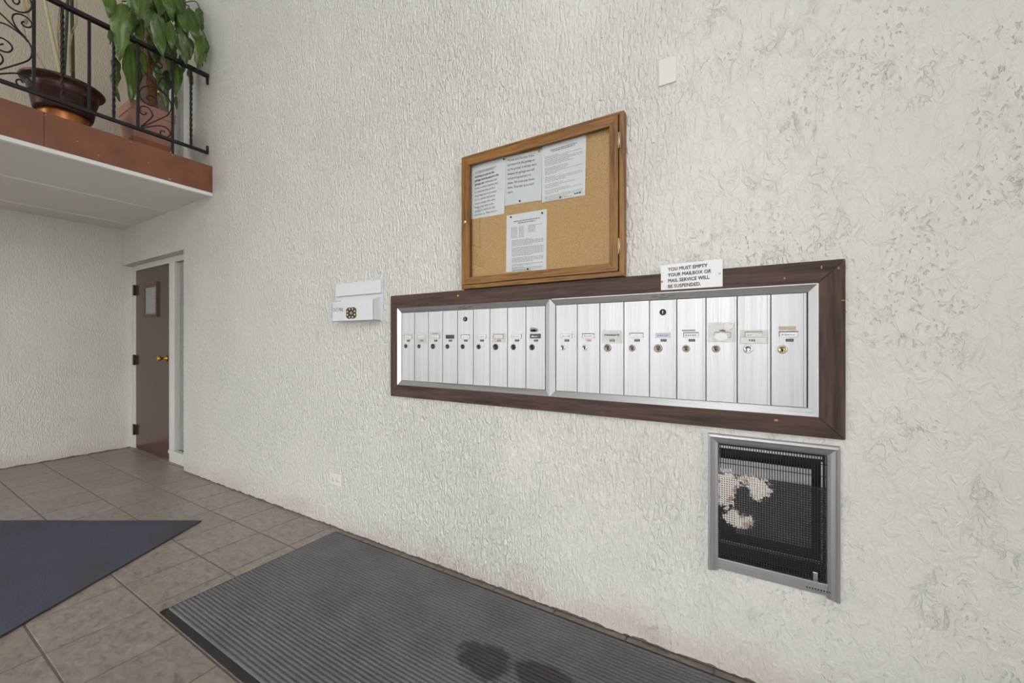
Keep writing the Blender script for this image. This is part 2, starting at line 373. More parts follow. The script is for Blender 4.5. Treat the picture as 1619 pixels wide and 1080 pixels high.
# ragged plaster foot, ending a finger above the tiles
xs = []; x = REC[1]
while x < XR_: xs.append(x); x += 0.012
xs.append(XR_)
def rag(x): return max(0.001, 0.009 + 0.008*mnoise.noise((x*9, 3.1, 0)) + 0.007*mnoise.noise((x*38, 1.7, 0)) + 0.004*mnoise.noise((x*110, 5, 0)))
top = [(a, W, 0.05) for a in xs]; bot = [(a, W, rag(a)) for a in xs]; lip = [(a, W+0.006, rag(a)) for a in xs]; n = len(xs)
m.add(bot+top, [(i, i+1, n+i+1, n+i) for i in range(n-1)]); m.add(lip+bot, [(i, i+1, n+i+1, n+i) for i in range(n-1)])
for z0, z1 in ((0, LIN), (Z2, Z2+LIN)):                 # reveals of the two door recesses
    m.quad([(REC[1], W, max(z0, rag(REC[1]) if z0 == 0 else z0)), (REC[1], W, z1), (REC[1], RECY+0.1, z1), (REC[1], RECY+0.1, z0)])
    m.quad([(REC[0], W, z1), (REC[0], RECY+0.1, z1), (REC[1], RECY+0.1, z1), (REC[1], W, z1)])
wall_back = struct(m.build('wall_back', 'stucco_white'))
m = MB(); m.box((REC[1]-0.0, W+0.005, 0), (XR_, W+0.03, 0.06)); struct(m.build('trim_1', 'plaster_edge'))
m = MB()
ys = [YF + (RECY+0.1-YF)*i/240 for i in range(241)]
def ragl(y): return max(0.002, 0.008 + 0.007*mnoise.noise((y*11, 9.1, 0)) + 0.006*mnoise.noise((y*45, 2.7, 0)))
m.quad([(XL, YF, 0.05), (XL, RECY+0.1, 0.05), (XL, RECY+0.1, 2.7), (XL, YF, 2.7)])
m.add([(XL, y, ragl(y)) for y in ys]+[(XL, y, 0.05) for y in ys]+[(XL-0.006, y, ragl(y)) for y in ys], [(i, i+1, 241+i+1, 241+i) for i in range(240)]+[(482+i, 482+i+1, i+1, i) for i in range(240)])
struct(m.build('wall_left', 'stucco_fine'))
m = MB(); m.quad([(XL, YF, 2.7), (XL, RECY+0.1, 2.7), (XL, RECY+0.1, ZC), (XL, YF, ZC)]); struct(m.build('wall_left_upper', 'stucco_beige'))
m = MB(); m.box((XL-0.03, YF, 0), (XL-0.005, 1.9, 0.06)); struct(m.build('trim_2', 'plaster_edge'))
m = cells(YF, W+0.4, -0.2, ZC+0.2, GLAZR, lambda y, z: (XR_, y, z)); struct(m.build('wall_right', 'stucco_fine'))
m = cells(XL-0.3, XR_, -0.2, ZC+0.2, GLAZ, lambda x, z: (x, YF, z)); struct(m.build('wall_front', 'stucco_fine'))
sa, sb, sc_, sd, se, sf = XL-0.3, XR_, YF, W+0.4, -0.2, ZC+0.2; m = MB()    # unseen shell added round the lobby to block stray sky light
for q in ([(sa, sc_, se), (sa, sd, se), (sa, sd, sf), (sa, sc_, sf)], [(sa, sd, se), (sb, sd, se), (sb, sd, sf), (sa, sd, sf)], [(sa, sc_, sf), (sb, sc_, sf), (sb, sd, sf), (sa, sd, sf)], [(sa, sc_, se), (sb, sc_, se), (sb, sd, se), (sa, sd, se)]): m.quad(q)
struct(m.build('light_block_shell', 'concrete'))
m = MB(); m.quad([(XL, YF, ZC), (XR_, YF, ZC), (XR_, W+0.1, ZC), (XL, W+0.1, ZC)]); struct(m.build('ceiling', 'paint_white'))
m = MB(); m.quad([(-30, -40, -0.15), (30, -40, -0.15), (30, YF-0.2, -0.15), (-30, YF-0.2, -0.15)]); m.quad([(XR_+0.01, YF-0.2, -0.15), (30, YF-0.2, -0.15), (30, 40, -0.15), (XR_+0.01, 40, -0.15)]); struct(m.build('ground_outside', 'concrete'))  # unseen ground added so less light enters from below
for i, g in enumerate(GLAZ):
    fr = MB(); fw = 0.05
    for a, b in (((g[0], YF-0.1, g[2]), (g[0]+fw, YF, g[3])), ((g[1]-fw, YF-0.1, g[2]), (g[1], YF, g[3])), ((g[0]+fw, YF-0.1, g[2]), (g[1]-fw, YF, g[2]+fw)), ((g[0]+fw, YF-0.1, g[3]-fw), (g[1]-fw, YF, g[3]))): fr.box(a, b)
    wn = struct(fr.build('window_%d' % (i+1), 'frame_white'))
    m = MB(); m.quad([(g[0]+fw, YF-0.05, g[2]+fw), (g[1]-fw, YF-0.05, g[2]+fw), (g[1]-fw, YF-0.05, g[3]-fw), (g[0]+fw, YF-0.05, g[3]-fw)]); m.build('pane', 'clear_glass', wn)

for i, g in enumerate(GLAZR):
    fr = MB(); fw = 0.05
    for a, b in (((XR_, g[0], g[2]), (XR_+0.1, g[0]+fw, g[3])), ((XR_, g[1]-fw, g[2]), (XR_+0.1, g[1], g[3])), ((XR_, g[0]+fw, g[2]), (XR_+0.1, g[1]-fw, g[2]+fw)), ((XR_, g[0]+fw, g[3]-fw), (XR_+0.1, g[1]-fw, g[3]))): fr.box(a, b)
    wn = struct(fr.build('window_%d' % (i+1+len(GLAZ)), 'frame_white'))
    m = MB(); m.quad([(XR_+0.05, g[0]+fw, g[2]+fw), (XR_+0.05, g[1]-fw, g[2]+fw), (XR_+0.05, g[1]-fw, g[3]-fw), (XR_+0.05, g[0]+fw, g[3]-fw)]); m.build('pane', 'clear_glass', wn)

# floor: grout bed with one object per tile
m = MB(); m.box((XL-0.02, YF, -0.1), (XR_, 1.92, -0.0035)); floor = struct(m.build('floor', 'grout'))
TP, GX, GY, GAP = 0.3303, -3.0897, 1.4184, 0.0075
meshes = {}
def tile_mesh(w, d):
    k = (round(w, 3), round(d, 3))
    if k not in meshes:
        b = 0.0025; hw, hd = w/2, d/2
        me = bpy.data.meshes.new('tile')
        me.from_pydata([(-hw,-hd,-0.006),(hw,-hd,-0.006),(hw,hd,-0.006),(-hw,hd,-0.006),(-hw,-hd,-0.0015),(hw,-hd,-0.0015),(hw,hd,-0.0015),(-hw,hd,-0.0015),(-hw+b,-hd+b,0),(hw-b,-hd+b,0),(hw-b,hd-b,0),(-hw+b,hd-b,0)], [],
            [(0,1,5,4),(1,2,6,5),(2,3,7,6),(3,0,4,7),(4,5,9,8),(5,6,10,9),(6,7,11,10),(7,4,8,11),(8,9,10,11)])
        me.materials.append(M['tile_glaze']); meshes[k] = me
    return meshes[k]
rest = MB(); i0 = math.floor((XL-GX)/TP); i1 = math.ceil((XR_-GX)/TP); j0 = math.floor((YF-GY)/TP); j1 = math.ceil((1.80-GY)/TP)
for i in range(i0, i1):
    for j in range(j0, j1):
        x0, x1 = max(GX+i*TP+GAP/2, XL), min(GX+(i+1)*TP-GAP/2, XR_); y0, y1 = max(GY+j*TP+GAP/2, YF), GY+(j+1)*TP-GAP/2
        lim = W+0.004 if x0 > REC[1]-0.02 else RECY+0.02
        y1 = min(y1, lim)
        if x1-x0 < 0.02 or y1-y0 < 0.02: continue
        if x0 > 0.75 or y1 < -1.0: rest.box((x0, y0, -0.006), (x1, y1, 0)); continue
        o = bpy.data.objects.new('tile', tile_mesh(x1-x0, y1-y0)); C.objects.link(o); o.parent = floor; o.location = ((x0+x1)/2, (y0+y1)/2, 0)

tag(rest.build('tile_field', 'tile_glaze', floor), kind='stuff')

# ------------------------------------------------------------------ balcony slab with fascia and soffit
XB = -4.10
bal = thing('balcony', (-5.2, 1.7, 2.54), 'balcony with brown painted edge board and pale panelled underside', 'balcony')
y0b, y1b = YF+0.001, W-0.0005
box('deck', (XL, y0b, 2.60), (XB-0.04, y1b, Z2), 'concrete', bal)
yj = PX(70, 180, XB).y
box('fascia_board', (XB-0.04, y0b, 2.565), (XB, yj-0.0003, Z2+0.003), 'fascia_brown', bal, 0.003)
box('fascia_board', (XB-0.04, yj+0.0003, 2.565), (XB, y1b, Z2+0.003), 'fascia_brown', bal, 0.003)
box('edge_trim', (XB-0.03, y0b, 2.535), (XB+0.006, y1b, 2.565), 'trim_white', bal, 0.003)
sx_ = [XL, -5.91, -5.02, XB-0.03]
for a, b in zip(sx_[:-1], sx_[1:]): box('soffit_panel', (a+0.004, y0b, 2.55), (b-0.004, y1b, 2.60), 'paint_soffit', bal)
for s in sx_[1:-1]: box('seam_strip', (s-0.012, y0b, 2.544), (s+0.012, y1b, 2.556), 'trim_white', bal, 0.003)

# ------------------------------------------------------------------ doors in the recess, downstairs and upstairs
def door_set(k, z0):
    root = bpy.data.objects.new('door_%d' % k, None); C.objects.link(root); root.location = (-5.7, RECY, z0); struct(root)
    dx0, dx1, dh = -6.185, -5.272, 2.07
    yb = RECY+0.1
    m = MB()
    m.box((XL+0.0005, RECY, z0), (dx0-0.004, yb, z0+dh+0.006)); m.box((XL+0.0005, RECY, z0+dh+0.006), (REC[1]-0.0005, yb, z0+LIN-0.0005)); m.box((dx1+0.004, RECY, z0), (-5.205, yb, z0+dh+0.006))
    m.box((XL+0.0005, RECY-0.012, z0), (XL+0.03, RECY, z0+dh)); m.build('door_frame', 'frame_white', root, 0.002)
    d = box('door_leaf', (dx0, RECY+0.004, z0+0.008), (dx1, RECY+0.048, z0+dh), 'door_brown', root, 0.002)
    # vision light: sunk pane behind a brown bead
    a, b, c_, e = -5.89, -5.575, z0+1.56, z0+1.855
    m = MB(); w_ = 0.03
    for p, q in (((a-w_, RECY-0.008, c_-w_), (a, RECY+0.004, e+w_)), ((b, RECY-0.014, c_-w_-0.01), (b+w_, RECY+0.004, e+w_+0.02)), ((a, RECY-0.008, c_-w_), (b, RECY+0.004, c_)), ((a, RECY-0.008, e), (b, RECY+0.004, e+w_))): m.box(p, q)
    m.build('pane_bead', 'door_trim_brown', d)
    box('pane', (a, RECY-0.001, c_), (b, RECY+0.003, e), 'pane_mesh', d)
    m = MB(); kx, kz = -5.345, z0+1.07
    m.lathe([(0.0001, 0.0), (0.034, 0.0), (0.034, 0.006), (0.016, 0.010), (0.011, 0.03), (0.013, 0.042), (0.024, 0.05), (0.029, 0.062), (0.026, 0.074), (0.014, 0.08), (0.0001, 0.081)], (kx, RECY+0.004, kz), 'y', 20)
    m.build('door_knob', 'brass', d)
    for hz in (0.22, 1.035, 1.85):
        m = MB(); m.box((-6.245, RECY-0.010, z0+hz-0.06), (-6.19, RECY+0.002, z0+hz+0.06)); m.box((-6.182, RECY-0.008, z0+hz-0.055), (-6.14, RECY+0.004, z0+hz+0.055))
        m.lathe([(0.0001, -0.06), (0.010, -0.06), (0.010, 0.06), (0.0001, 0.06)], (-6.187, RECY-0.012, z0+hz), 'z', 10); m.build('hinge', 'hinge_brown', root)
    # fixed side light beside the leaf
    m = MB(); m.box((-5.205, RECY-0.02, z0), (REC[1], yb, z0+0.105)); m.build('sidelight_panel', 'frame_white', root, 0.002)
    m = MB(); m.box((-5.205, RECY-0.03, z0+0.09), (REC[1], RECY+0.02, z0+0.125)); m.build('sidelight_sill', 'frame_white', root, 0.003)
    m = MB(); m.box((-5.205, RECY-0.02, z0+0.125), (-5.085, yb, z0+dh)); m.box((REC[1]-0.05, RECY, z0+0.125), (REC[1], yb, z0+dh)); m.build('mullion', 'frame_white', root, 0.004)
    box('sidelight_pane', (-5.085, RECY+0.03, z0+0.125), (REC[1]-0.05, RECY+0.036, z0+dh), 'pane_mesh', root)
    m = MB(); m.box((XL, RECY+0.11, z0), (REC[1], RECY+0.12, z0+LIN)); m.build('backing', 'frame_white', root)
t = NT('pane_mesh', 0.25, 0, 0.5); f = t.noise(t.coord((60, 60, 60)), 1, 2); t.color(t.ramp(f, [(0.3, srgb((138, 140, 138))), (0.7, srgb((160, 162, 160)))]))
door_set(1, 0.0); door_set(2, Z2)

# ------------------------------------------------------------------ floor mats
mat = thing('floor_mat', (MATX[0], MATY[0], 0.0), 'long grey ribbed entrance mat lying along the mailbox wall', 'mat')
m = MB(); b = 0.035
m.box((MATX[0], MATY[0], 0.0005), (MATX[1], MATY[1], 0.004))
for p, q in (((MATX[0], MATY[0], 0.004), (MATX[0]+0.012, MATY[1], 0.0065)), ((MATX[0], MATY[0], 0.004), (MATX[1], MATY[0]+0.030, 0.0065)), ((MATX[0], MATY[1]-0.010, 0.004), (MATX[1], MATY[1], 0.0065))): m.box(p, q)
m.build('rubber_edge', 'rubber_black', mat, 0.0015)
m = MB(); ya, yb_ = MATY[0]+0.030, MATY[1]-0.010; nr = 50; pr = []
for k in range(nr):
    y = ya + (yb_-ya)*k/nr; p = (yb_-ya)/nr
    pr += [(y, 0.0068), (y+p*0.20, 0.0105), (y+p*0.74, 0.0108), (y+p*0.90, 0.0070)]
pr.append((yb_, 0.0062)); xa, xb = MATX[0]+0.012, MATX[1]-0.012; n = len(pr)
m.add([(xa, y, z) for y, z in pr]+[(xb, y, z) for y, z in pr], [(i, n+i, n+i+1, i+1) for i in range(n-1)], smooth=True)
m.build('ribbed_pile', 'carpet_grey', mat)
c0 = PZ(318, 823, 0.008); e1 = (PZ(0, 823, 0.008)-c0).normalized(); e2 = Vector((-e1.y, e1.x, 0)); e2 = e2 if e2.y < 0 else -e2
bm_ = thing('floor_mat', (c0.x, c0.y, 0), 'dark blue carpet mat lying askew on the tiles, nearest the left wall', 'mat')
L1, L2, N1, N2 = 1.75, 1.45, 60, 50; vs = []
for i in range(N1+1):
    for j in range(N2+1):
        p = c0 + e1*(L1*i/N1) + e2*(L2*j/N2); a = L1*i/N1
        z = 0.007 + 0.0022*(1+mnoise.noise((p.x*2.2, p.y*2.2, 0.4)))
        wv = 0.004*mnoise.noise((p.x*6, p.y*6, 2)) if j in (0, N2) or i in (0, N1) else 0
        vs.append((p.x+wv, p.y+wv, z))
m = MB(); m.add(vs, [(i*(N2+1)+j, (i+1)*(N2+1)+j, (i+1)*(N2+1)+j+1, i*(N2+1)+j+1) for i in range(N1) for j in range(N2)], smooth=True); m.build('carpet_pile', 'carpet_blue', bm_)
m = MB(); rim = [i*(N2+1) for i in range(N1+1)]+[N1*(N2+1)+j for j in range(1, N2+1)]+[i*(N2+1)+N2 for i in range(N1-1, -1, -1)]+[j for j in range(N2-1, 0, -1)]
rv = [Vector(vs[i]) for i in rim]; ctr = c0+e1*L1/2+e2*L2/2; n = len(rv)
m.add([(p.x, p.y, p.z+0.0004) for p in rv]+[(p.x+(p.x-ctr.x)*0.004, p.y+(p.y-ctr.y)*0.004, 0.001) for p in rv], [(i, (i+1) % n, n+(i+1) % n, n+i) for i in range(n)]); m.build('rubber_edge', 'rubber_black', bm_)

# ------------------------------------------------------------------ mailboxes
YW = W-0.022                                            # face of the wooden surround
sur = thing('mailbox_surround', (-0.8, W, 0.925), 'dark brown mitred plank surround framing the two mailbox banks', 'frame')
SX0, SX1, SZ0, SZ1 = -1.842, 0.271, 0.926, 1.521
AX0, AX1, AZ0, AZ1 = -1.782, 0.1985, 0.9955, 1.4455       # outer edge of the aluminium
def board(poly, name, mat, parent, y0, y1, bevel=0.0015):
    m = MB(); m.prism([(x, y0, z) for x, z in poly], (0, y1-y0, 0)); return m.build(name, mat, parent, bevel)
for poly, mt in (([(SX0, SZ1), (SX1, SZ1+0.001), (AX1, AZ1), (AX0, AZ1)], 'walnut_x'), ([(SX0, SZ0), (AX0, AZ0), (AX1, AZ0), (SX1, SZ0)], 'walnut_x'),
                 ([(SX0, SZ0), (SX0, SZ1), (AX0, AZ1), (AX0, AZ0)], 'walnut_z'), ([(SX1, SZ0), (AX1, AZ0), (AX1, AZ1), (SX1, SZ1)], 'walnut_z')):
    cx_ = sum(p[0] for p in poly)/4; cz_ = sum(p[1] for p in poly)/4
    poly = [(x+(cx_-x)*0.0008, z+(cz_-z)*0.002) for x, z in poly]
    board(poly, 'plank', mt, sur, YW, W)
m = MB()
for u, v, a, b in ((1227, 664.5, 0.010, 0.006), (1326, 424, 0.003, 0.006), (1299, 423, 0.003, 0.008), (1082, 437, 0.003, 0.002), (1240, 440, 0.004, 0.004), (1333, 475, 0.006, 0.002)):
    p = PY(u, v, YW)
    pts = [(p.x+a*math.cos(k*1.047)*random.uniform(0.6, 1.1), YW-0.0006, p.z+b*math.sin(k*1.047)*random.uniform(0.6, 1.1)) for k in range(6)]; m.add(pts, [tuple(range(6))])
tag(m.build('bare_wood_chips', 'wood_chip', sur), kind='stuff')

YO, YD = W-0.026, W-0.013                                # aluminium outer edge, door face
XD = -0.7965                                             # ridge between the banks
DZ0, DZ1 = 1.0235, 1.4165
edgesL = [-1.7590+0.10385*i for i in range(10)]; edgesR = [-0.7700+0.10440*i for i in range(10)]
digits = None
def bank(x0, x1, edges, label, nickel, variants, side):
    root = thing('mailbox_bank', ((x0+x1)/2, W, AZ0), label, 'mailboxes', 'apartment mailbox banks')
    ix0, ix1 = edges[0]-0.003, edges[-1]+0.003
    def rail(poly, mat):
        P3 = [(x, y, z) for x, y, z in poly]; m = MB(); m.prism(P3, (0, 0.012, 0)); return m.build('bevelled_rail', mat, root)
    top = rail([(x0, YO, AZ1), (x1, YO, AZ1), (ix1, YD, DZ1+0.002), (ix0, YD, DZ1+0.002)], 'aluminium_rail_x')
    rail([(x0, YO, AZ0), (ix0, YD, DZ0-0.002), (ix1, YD, DZ0-0.002), (x1, YO, AZ0)], 'aluminium_rail_x')
    rail([(x0, YO, AZ0), (x0, YO, AZ1), (ix0, YD, DZ1+0.002), (ix0, YD, DZ0-0.002)], 'aluminium_rail_lit_z')
    rail([(x1, YO, AZ0), (ix1, YD, DZ0-0.002), (ix1, YD, DZ1+0.002), (x1, YO, AZ1)], 'aluminium_rail_lit_z')
    if side == 'r':
        m = MB(); m.box((x1-0.002, YO-0.002, AZ0), (x1+0.001, YO+0.006, AZ1)); m.box((x0+0.012, YO-0.0015, AZ1-0.002), (x1, YO+0.004, AZ1+0.001)); m.build('edge_bead', 'trim_white', root)
    box('carcass', (x0+0.012, YD+0.010, AZ0+0.012), (x1-0.012, W+0.0, AZ1-0.012), 'dark_gap', root)
    # stamped mark on the top rail above the fifth door
    px_ = (edges[4]+edges[5])/2
    m = MB(); nrm = YO+(YD-YO)*0.5
    for (ox, w_, oz, k) in ((0, 0.018, 0.005, 0), (-0.03, 0.022, 0.0, 0), (0.034, 0.03, 0.001, 0), (0.002, 0.036, -0.005, 0)):
        zz = (AZ1+DZ1)/2+oz; yy = YO+(YD-YO)*((AZ1-zz)/(AZ1-DZ1))-0.0004
        m.box((px_+ox-w_/2, yy-0.0003, zz-0.0013), (px_+ox+w_/2, yy+0.0006, zz+0.0013))
    m.build('stamped_mark', 'number_tag' if side == 'l' else 'ink_soft', top)
    for i in range(9):
        a, b = edges[i]+0.0011, edges[i+1]-0.0011; v = variants[i]
        m = MB()                                         # flat face with a rolled rib down its right edge
        prof = [(a, YD+0.010), (a, YD+0.001), (a+0.0015, YD), (b-0.009, YD), (b-0.008, YD-0.0028), (b-0.002, YD-0.0028), (b, YD-0.001), (b, YD+0.010)]
        m.prism([(x, y, DZ0) for x, y in prof], (0, 0, DZ1-DZ0))
        d = m.build('mailbox_door', 'aluminium_door', root, origin=((a+b)/2, YD, DZ0))
        lx, lz = a+0.033, 1.2225; r = v.get('lock', 0.0135); lm = v.get('lm', nickel)
        m = MB(); m.lathe([(0.0001, 0.0035), (r*0.62, 0.0035), (r*0.68, 0.0052), (r*0.9, 0.0046), (r, 0.002), (r, 0)], (lx, YD, lz), 'y', 24, lm)
        kx = lx + v.get('kx', 0)*r
        if v.get('key', 1): m.lathe([(0.0001, 0.0042), (r*0.24, 0.0042)], (kx, YD, lz-r*0.1), 'y', 10, 'keyhole', False); m.box((kx-r*0.14, YD-0.0043, lz-r*0.55), (kx+r*0.14, YD-0.0036, lz), 'keyhole')
        m.build('lock', lm, d)
        if i == 4:
            m = MB(); m.lathe([(0.0001, 0.003), (0.0075, 0.003), (0.009, 0.0045), (0.0125, 0.003), (0.0125, 0)], ((a+b)/2, YD, 1.368), 'y', 24, 'bronze_dark'); m.box(((a+b)/2-0.0016, YD-0.0046, 1.362), ((a+b)/2+0.0016, YD-0.003, 1.374), 'nickel'); m.build('master_lock', 'bronze_dark', d)
        sx0, sx1, sz = a+0.023+v.get('dx', 0), a+0.079+v.get('dx', 0), 1.2755
        if v.get('slot', 1):
            m = MB(); fr = 0.0016; fm = v.get('fm', 'steel_x')
            m.box((sx0, YD-0.0012, sz-0.0095), (sx1, YD, sz+0.0095), v.get('paper', 'paper'))
            for p, q in (((sx0, sz+0.0078), (sx1, sz+0.0105)), ((sx0, sz-0.0105), (sx1, sz-0.0086)), ((sx0, sz-0.0105), (sx0+fr, sz+0.0105)), ((sx1-fr, sz-0.0105), (sx1, sz+0.0105))):
                m.box((p[0], YD-0.0028, p[1]), (q[0], YD, q[1]), fm if q[1] < sz+0.01 or p[0] > sx0+0.01 else v.get('topm', fm))
            for k in range(v.get('marks', 5)):           # the faint name strip
                xx = sx0+0.008+k*0.008; m.box((xx, YD-0.0015, sz-0.004), (xx+random.uniform(0.004, 0.007), YD-0.001, sz+random.uniform(-0.001, 0.002)), v.get('ink', 'ink_pale'))
            m.build('name_slot', 'steel_x', d)
        if v.get('num', 1):
            m = MB(); nx = (sx0+sx1)/2+0.003; m.box((nx-0.0115, YD-0.0012, 1.2495), (nx+0.0115, YD, 1.2595), v.get('nm', 'number_tag'))
            for q in (-0.005, 0.0, 0.005): m.box((nx+q-0.0013, YD-0.0016, 1.2525), (nx+q+0.0013, YD-0.0011, 1.2565), 'number_digits')
            m.build('number_plate', 'number_tag', d)
        for (tx0, tx1, tz0, tz1, tm) in v.get('extra', []):
            m = MB(); m.box((a+tx0, YD-0.0034, tz0), (a+tx1, YD-0.0030, tz1)); m.build('tape' if tm.startswith('tape') else 'name_strip', tm, d)
        for q in v.get('paperpatch', []):
            m = MB(); pts = [(a+q[0]+q[2]*math.cos(k*0.524)*random.uniform(0.75, 1.1), YD-0.0038, q[1]+q[3]*math.sin(k*0.524)*random.uniform(0.75, 1.1)) for k in range(12)]; m.add(pts, [tuple(range(12))]); m.build('sticker', q[4], d)
    return root
TY = lambda *a: (*a, 'tape_yellowed')
VL = [dict(extra=[TY(.014, .094, 1.262, 1.297)], lock=.0115, kx=.4), dict(extra=[TY(.014, .094, 1.243, 1.296)], lock=.0115, kx=.4), dict(extra=[TY(.012, .09, 1.264, 1.305), (.03, .07, 1.292, 1.297, 'ink_pale')], lock=.0145, kx=.3),
      dict(paper='number_tag', fm='number_tag', marks=0, lock=.0125, kx=.3), dict(lock=.0125, topm='ink_soft'), dict(lock=.0125, paper='paper_grey'), dict(extra=[TY(.012, .096, 1.246, 1.293)], fm='nickel_dark', topm='ink', lock=.0155, kx=.3),
      dict(lock=.014, paper='paper_grey'), dict(lock=.014, fm='bronze_dark', paper='ink_soft', marks=4, ink='paper', nm='ink_soft', paperpatch=[(.042, 1.3055, .021, .013, 'ink_pale'), (.046, 1.303, .011, .006, 'ink_soft'), (.030, 1.301, .006, .006, 'label_tan')])]
VR = [dict(lm='chrome', lock=.0125), dict(lm='chrome', lock=.0125, topm='ink', nm='label_tan'), dict(extra=[TY(.008, .098, 1.242, 1.298), (.02, .085, 1.276, 1.28, 'ink_soft')], lock=.0165), dict(lock=.0140, topm='ink_soft', extra=[(.018, .078, 1.266, 1.276, 'paper_grey')]),
      dict(paper='paper_lilac', lock=.0165), dict(lock=.0140, topm='ink_soft', extra=[(.018, .066, 1.291, 1.296, 'ink_pale')]), dict(num=0, lock=.0140, fm='ink_soft', dx=.004, extra=[TY(.006, .098, 1.247, 1.322)], paperpatch=[(.052, 1.268, .026, .016, 'paper'), (.055, 1.291, .012, .004, 'ink_brown'), (.075, 1.306, .018, .013, 'paper_grey')]),
      dict(num=0, lock=.0155, lm='chrome', key=0, topm='ink', extra=[TY(.006, .096, 1.241, 1.292), (.012, .09, 1.244, 1.264, 'paper'), (.036, .040, 1.251, 1.258, 'ink'), (.044, .0475, 1.250, 1.258, 'ink'), (.051, .0545, 1.250, 1.258, 'ink')], marks=2), dict(lock=.0150, topm='ink', extra=[(.022, .072, 1.291, 1.303, 'label_tan'), ('x',)][:1], lm='brass_pale')]
plain('brass_pale', (206, 190, 158), 0.28, 0.85)
bank(AX0, XD, edgesL, 'left bank of nine brushed aluminium mailboxes, farther from the wall heater', 'nickel_dark', VL, 'l')
bank(XD, AX1, edgesR, 'right bank of nine brushed aluminium mailboxes, directly above the wall heater', 'nickel', VR, 'r')

# ------------------------------------------------------------------ text helper (flat print)
def text_mesh(body, size, align='LEFT', spacing=1.0, bold=0.0, sx=1.0):
    cu = bpy.data.curves.new('print', 'FONT'); cu.body = body; cu.size = size; cu.align_x = align; cu.space_line = spacing; cu.resolution_u = 2
    ob = bpy.data.objects.new('print', cu); C.objects.link(ob); bpy.context.view_layer.update()
    dg = bpy.context.evaluated_depsgraph_get(); me = bpy.data.meshes.new_from_object(ob.evaluated_get(dg))
    vs = [Vector((v.co.x*sx, v.co.y, 0)) for v in me.vertices]; fs = [tuple(p.vertices) for p in me.polygons]
    if bold:                                            # heavier strokes: the letters struck again a hair to the side
        k = len(vs); n0 = list(vs)
        for dx, dy in ((bold, 0), (0, bold)): b0 = len(vs); vs += [p+Vector((dx, dy, 0)) for p in n0]; fs += [tuple(i+b0 for i in f) for f in fs[:len(me.polygons)]]
    bpy.data.objects.remove(ob); bpy.data.meshes.remove(me); bpy.data.curves.remove(cu)
    return vs, fs
def print_on(name, body, size, org, ex, ez, mat, parent, **kw):
    vs, fs = text_mesh(body, size, **kw); org = Vector(org); m = MB()
    nrm = ex.cross(ez).normalized(); q = len(vs)//(3 if kw.get('bold') else 1); m.add([org+ex*p.x+ez*p.y+nrm*(0.00006*(i//q)) for i, p in enumerate(vs)], fs); return m.build(name, mat, parent)
EX, EZ = Vector((1, 0, 0)), Vector((0, 0, 1))

def pin(u, v, y, mat, label, r=0.005):
    p = PY(u, v, y); m = MB(); m.lathe([(0.0001, 0.006), (r*0.7, 0.0055), (r, 0.003), (r*0.8, 0.0)], p, 'y', 14)
    o = m.build('push_pin', mat, origin=p); return tag(o, label, 'pin', 'push pins')
def sheet(name, px4, y, mat, label, bend=0.0):
    c = [PY(u, v, y) for u, v in px4]                    # TL TR BR BL
    root = thing(name, c[3], label, 'notice', None); m = MB(); n = 8; vs = []
    for i in range(n+1):
        for j in range(n+1):
            s_, t_ = i/n, j/n; p = (c[0]*(1-s_)+c[1]*s_)*(1-t_)+(c[3]*(1-s_)+c[2]*s_)*t_
            vs.append((p.x, p.y-bend*math.sin(s_*math.pi)*t_*(1-t_)*2, p.z))
    m.add(vs, [(i*(n+1)+j, i*(n+1)+j+1, (i+1)*(n+1)+j+1, (i+1)*(n+1)+j) for i in range(n) for j in range(n)], smooth=True)
    back = [(x, yy+0.0004, z) for x, yy, z in vs]; m.add(back, [((i+1)*(n+1)+j, (i+1)*(n+1)+j+1, i*(n+1)+j+1, i*(n+1)+j) for i in range(n) for j in range(n)])
    m.build('sheet', mat, root); ex = (c[1]-c[0]); ez = (c[0]-c[3]); return root, c, ex, ez

# ------------------------------------------------------------------ notice board
YB = W-0.040
brd = thing('notice_board', (-0.87, W, 1.523), 'oak framed cork notice board behind a hinged glass door', 'notice board')
TLb, BRb = PY(729.5, 248, YB), PY(986.5, 437, YB)
bx0, bx1, bz0, bz1 = TLb.x, BRb.x, 1.5235, (PY(729.5, 248, YB).z+PY(986.5, 175.5, YB).z)/2
cw, g = 0.020, 0.0025                                    # rim of the case, gap round the door
def rect_frame(x0, x1, z0, z1, wl, wr, wb, wt, y0, y1, name, parent, mat='oak', bevel=0.0015):
    for poly, ax in (([(x0, z1), (x1, z1), (x1-wr, z1-wt), (x0+wl, z1-wt)], 'x'), ([(x0, z0), (x0+wl, z0+wb), (x1-wr, z0+wb), (x1, z0)], 'x'),
                     ([(x0, z0), (x0, z1), (x0+wl, z1-wt), (x0+wl, z0+wb)], 'z'), ([(x1, z0), (x1-wr, z0+wb), (x1-wr, z1-wt), (x1, z1)], 'z')):
        board(poly, name, mat+'_'+ax, parent, y0, y1, bevel)
rect_frame(bx0, bx1, bz0, bz1, 0.010, cw, 0.020, 0.012, YB, W, 'case_side', brd)
dr0, dr1, dz0, dz1 = bx0+0.010+0.001, bx1-cw-g*1.6, bz0+0.020+g, bz1-0.012-0.001
box('case_back', (bx0+0.005, W-0.009, bz0+0.005), (bx1-0.005, W, bz1-0.005), 'dark_gap', brd)
ix0, ix1, iz0, iz1 = PY(743, 300, YB+0.006).x, PY(964, 300, YB+0.006).x, PY(743, 439, YB+0.006).z, (PY(742.5, 263, YB+0.006).z+PY(963, 200, YB+0.006).z)/2
rect_frame(dr0, dr1, dz0, dz1, ix0-dr0, dr1-ix1, iz0-dz0, dz1-iz1, YB-0.002, YB+0.016, 'door_stile', brd)
